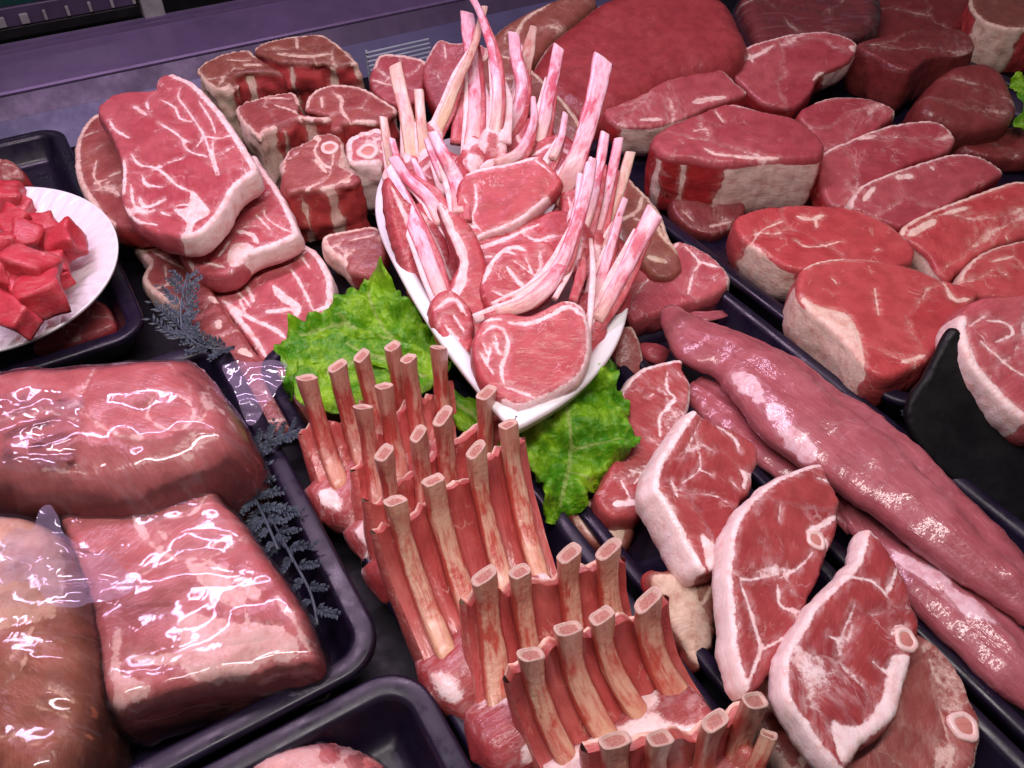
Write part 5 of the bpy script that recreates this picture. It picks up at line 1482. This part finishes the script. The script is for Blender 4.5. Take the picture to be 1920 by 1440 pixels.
    # the loin under the foot of the ribs
    sd = next_seed(); K = 22; L = 26
    A = B[0] - line * 0.020; E_ = B[-1] + line * 0.014
    V = []; F = []; fd2 = []; mc = []
    for l in range(L + 1):
        t = l / L
        c = A + (E_ - A) * t; c = c + back * (0.001 + 0.003 * math.sin(5 * t + sd)); c.z = 0.0230
        e = min(1.0, (min(t, 1 - t) * L / 2.0)) if min(t, 1 - t) * L < 2 else 1.0
        e = (0.0, 0.62, 1.0)[min(2, int(round(min(t, 1 - t) * L)))]
        for k in range(K):
            th_ = 2 * math.pi * k / K
            g = 1 + 0.16 * nz((t * 3, math.cos(th_), math.sin(th_)), 1.1, sd) + 0.06 * nz((t * 9, math.cos(th_) * 2, math.sin(th_) * 2), 1.5, sd + 3)
            p = c + back * (math.cos(th_) * 0.0225 * g * e) + Vector((0, 0, math.sin(th_) * 0.0175 * g * e))
            p.z = max(p.z, 0.0032)
            V.append(tuple(p)); fd2.append((4.0 if e < 0.9 else 1.0) + 6.0 * nz((t * 4, math.cos(th_), math.sin(th_)), 1.2, sd + 5)); mc.append((t * 0.1 + sd, th_ * 0.02 + sd, e * 0.02))
    for l in range(L):
        for k in range(K):
            F.append((l * K + k, l * K + (k + 1) % K, (l + 1) * K + (k + 1) % K, (l + 1) * K + k))
    child_mesh('loin', np.array(V), F, M['leg'], root, base, dict(fatd=np.array(fd2), mco=np.array(mc)))
    return root
rack('rearmost lamb rack, leftmost ribs touching the cupped lettuce', [(583,712),(628,695),(683,672),(742,655)], [(640,920),(688,885),(730,850),(772,815)], 0.094, 0.036, 38, 0.52, 'bone_red')
rack('second lamb rack from the back, its tips under the dish', [(677,765),(722,720),(771,685),(821,655)], [(715,990),(757,935),(797,888),(837,846)], 0.092, 0.034, 36, 0.58, 'bone_red')
rack('third lamb rack from the back, one frayed rib tip at its left', [(716,850),(780,812),(838,778),(903,735)], [(758,1068),(803,1022),(848,972),(893,922)], 0.092, 0.034, 40, 0.60, 'bone_red')
rack('fourth lamb rack from the back, longest cream ribs in front of the lettuce', [(750,935),(818,897),(882,858),(952,803)], [(848,1250),(908,1208),(968,1162),(1022,1112)], 0.100, 0.034, 46, 0.78, 'bone')
rack('fifth lamb rack from the back, short curved ribs leaning right', [(910,1083),(983,1068),(1056,1050),(1139,1028)], [(950,1385),(1025,1333),(1105,1285),(1175,1240)], 0.090, 0.030, 52, 0.80, 'bone')
rack('sixth lamb rack from the back, strongly curved yellowish ribs', [(986,1218),(1074,1177),(1139,1145),(1212,1115)], [(1090,1475),(1170,1432),(1235,1390),(1300,1348)], 0.090, 0.030, 56, 0.80, 'bone')
rack('nearest lamb rack cut off by the bottom edge of the picture', [(1165,1392),(1233,1375),(1327,1350),(1404,1322)], [(1190,1560),(1250,1535),(1315,1500),(1370,1460)], 0.076, 0.026, 58, 0.78, 'bone')
def lone_rib():
    W = [at(1442,1378,0.06), at(1430,1410,0.052), at(1412,1450,0.04), at(1395,1500,0.022)]
    base = W[-1].copy(); base.z = 0.006
    root = empty('loose_rib', base); tag(root, 'single loose rib bone beside the nearest rack at the bottom edge', 'rib')
    bar('bone', W, [34 * m_per_px(w) for w in W], 0.008, 'bone', root, base)
    bar('meat_strip', [W[1] + Vector((-0.004, 0.004, -0.006)), W[2] + Vector((-0.006, 0.004, -0.006)), W[3] + Vector((-0.006, 0.002, -0.004))], [0.008, 0.014, 0.018], 0.008, 'rackmeat', root, base, cut=False, fatd=1.5)
lone_rib()

# ================================================================== LETTUCE
G9 = 'green lettuce leaves round the dish'
lt = dict(mat='lettuce', ridge=False, cat='lettuce', group=G9, res=0.0026)
sheet('lettuce_leaf', [(533,690),(524,655),(534,619),(560,597),(595,590),(627,573),(648,556),(676,525),(716,518),(760,570),(830,650),(850,700),(770,725),(640,695),(575,722),(548,747),(535,730)], 0.046, (0.0, -0.30),
      amp=0.015, sc=44, edge_amp=0.016, jag=0.0028, label='broad frilly green lettuce leaf left of the dish', veins=[([(840,690),(740,640),(640,610),(560,620)],4),([(740,640),(700,580),(690,545)],3),([(660,615),(630,590)],2)], **lt)
sheet('lettuce_leaf', [(556,748),(556,690),(585,648),(635,624),(690,630),(760,650),(815,668),(810,725),(700,770),(610,775)], 0.056, (0.05, -0.25),
      amp=0.004, sc=30, edge_amp=0.006, jag=0.0012, dome=-0.010, label='smooth cupped lettuce leaf behind the rearmost rack tips', veins=[([(800,700),(700,665),(610,690)],4),([(700,665),(650,640)],2)], **lt)
sheet('lettuce_leaf', [(1000,790),(1060,750),(1120,700),(1158,672),(1162,730),(1186,760),(1180,800),(1198,832),(1166,860),(1160,892),(1118,922),(1080,968),(1022,978),(1016,912),(985,862),(975,830)], 0.046, (0.0, -0.45),
      amp=0.016, sc=46, edge_amp=0.016, jag=0.0035, label='bright ruffled lettuce leaf hanging below the right side of the dish tip', veins=[([(1060,760),(1070,850),(1050,950)],4),([(1070,840),(1130,830),(1180,825)],3),([(1066,880),(1110,900)],2)], **lt)
sheet('lettuce_leaf', [(836,738),(870,738),(930,775),(990,800),(1000,850),(960,850),(915,835),(870,812),(842,775)], 0.036, (0.0, -0.3),
      amp=0.006, sc=55, edge_amp=0.006, jag=0.002, label='narrow pale lettuce piece under the dish tip between the rib tips', veins=[([(850,755),(920,800),(980,830)],5)], **lt)

# ================================================================== DARK FERNS
def fern(label, stem_px, z0, z1, nbr, spread, seed):
    rr = random.Random(seed)
    pts = [at(x, y, z0 + (z1 - z0) * i / (len(stem_px) - 1)) for i, (x, y) in enumerate(stem_px)]
    base = pts[0].copy()
    root = empty('fern_sprig', base)
    tag(root, label, 'fern', 'dark grey plastic fern sprigs')
    P, _ = catmull([tuple(p) for p in pts], 0.004, False)
    bar('stem', [Vector(p) for p in P[::3]], [0.0018] * len(P[::3]), 0.0018, 'fern', root, base, cut=False)
    n = len(P)
    for k in range(nbr):
        i = int((0.06 + 0.92 * k / nbr) * (n - 1))
        a = (Vector(P[min(i + 1, n - 1)]) - Vector(P[max(i - 1, 0)])).normalized()
        sdir = a.cross(Vector((0, 0, 1))).normalized() * (1 if k % 2 else -1)
        d = (a * 0.75 + sdir * 0.75 + Vector((0, 0, rr.uniform(0.05, 0.4)))).normalized()
        L = spread * rr.uniform(0.7, 1.15) * (1 - 0.45 * k / nbr)
        V = []; F = []
        def leaf(p, dr, up, ln, w):
            s = dr.cross(up).normalized() * w
            tip = p + dr * ln
            m1 = p + dr * ln * 0.45
            o_ = len(V)
            V.extend([tuple(p), tuple(m1 + s), tuple(tip), tuple(m1 - s), tuple(m1 + up * 0.0006), tuple(m1 - up * 0.0006)])
            F.extend([(o_, o_ + 1, o_ + 4), (o_ + 1, o_ + 2, o_ + 4), (o_ + 2, o_ + 3, o_ + 4), (o_ + 3, o_, o_ + 4), (o_ + 1, o_, o_ + 5), (o_ + 2, o_ + 1, o_ + 5), (o_ + 3, o_ + 2, o_ + 5), (o_, o_ + 3, o_ + 5)])
        up = Vector((0, -0.3, 1)).normalized()
        p0 = Vector(P[i])
        leaf(p0, d, up, L, 0.0010)
        for q in range(9):
            t = 0.12 + 0.86 * q / 8
            pp = p0 + d * (L * t) + Vector((0, 0, rr.uniform(-0.001, 0.001)))
            side = d.cross(up).normalized() * (1 if q % 2 else -1)
            dd = (d * 0.8 + side * rr.uniform(0.6, 1.0) + up * rr.uniform(-0.2, 0.4)).normalized()
            leaf(pp, dd, up, L * rr.uniform(0.26, 0.42) * (1 - 0.45 * t), 0.0013)
            if q < 7:
                dd2 = (d * 0.8 - side * rr.uniform(0.6, 1.0) + up * rr.uniform(-0.2, 0.4)).normalized()
                leaf(pp, dd2, up, L * rr.uniform(0.2, 0.36) * (1 - 0.45 * t), 0.0012)
        child_mesh('frond', np.array(V), F, M['fern'], root, base, None, False)
fern('dark grey fern sprig standing between the plate tray and lamb steaks', [(345,640),(340,605),(340,565),(352,512)], 0.030, 0.052, 12, 0.030, 1)
fern('dark grey fern sprig lying above the large wrapped joint', [(440,650),(405,655),(370,645),(335,610)], 0.034, 0.044, 12, 0.022, 2)
fern('dark fern sprig pointing right at the corner of the upper wrapped joint', [(440,880),(470,850),(510,825),(575,800)], 0.034, 0.042, 12, 0.022, 3)
fern('long dark fern sprig along the inner edge of the left tray', [(450,890),(500,960),(550,1050),(585,1120),(598,1195)], 0.030, 0.040, 16, 0.026, 4)
fern('dark fern sprig below the wrapped joint, pointing down', [(440,870),(470,920),(500,980),(525,1040)], 0.036, 0.044, 12, 0.024, 5)
fern('tiny dark garnish sprig between the tenderloin and the black panel', [(1690,770),(1715,790),(1735,830)], 0.03, 0.036, 6, 0.014, 6)

# ribbed grey strip seen behind the chops
V = []; F = []
a0, a1 = uv_of(694, 118, 0.05), uv_of(770, 92, 0.05)
root = empty('ribbed_strip', uvw(a0[0], a0[1], 0.0)); bs = uvw(a0[0], a0[1], 0.0)
tag(root, 'small ribbed grey plastic strip at the back, left of the bone cluster', 'plastic strip')
for k in range(6):
    z = 0.034 + k * 0.0045
    box_uv('slat', a0[0], a0[0] + 0.085, a0[1] + 0.002 * k, a0[1] + 0.002 * k + 0.003, z, z + 0.0022, 'greycard', parent=root, base=bs)
box_uv('foot', a0[0] + 0.001, a0[0] + 0.004, a0[1] + 0.013, a0[1] + 0.016, -0.004, 0.060, 'greycard', parent=root, base=bs)
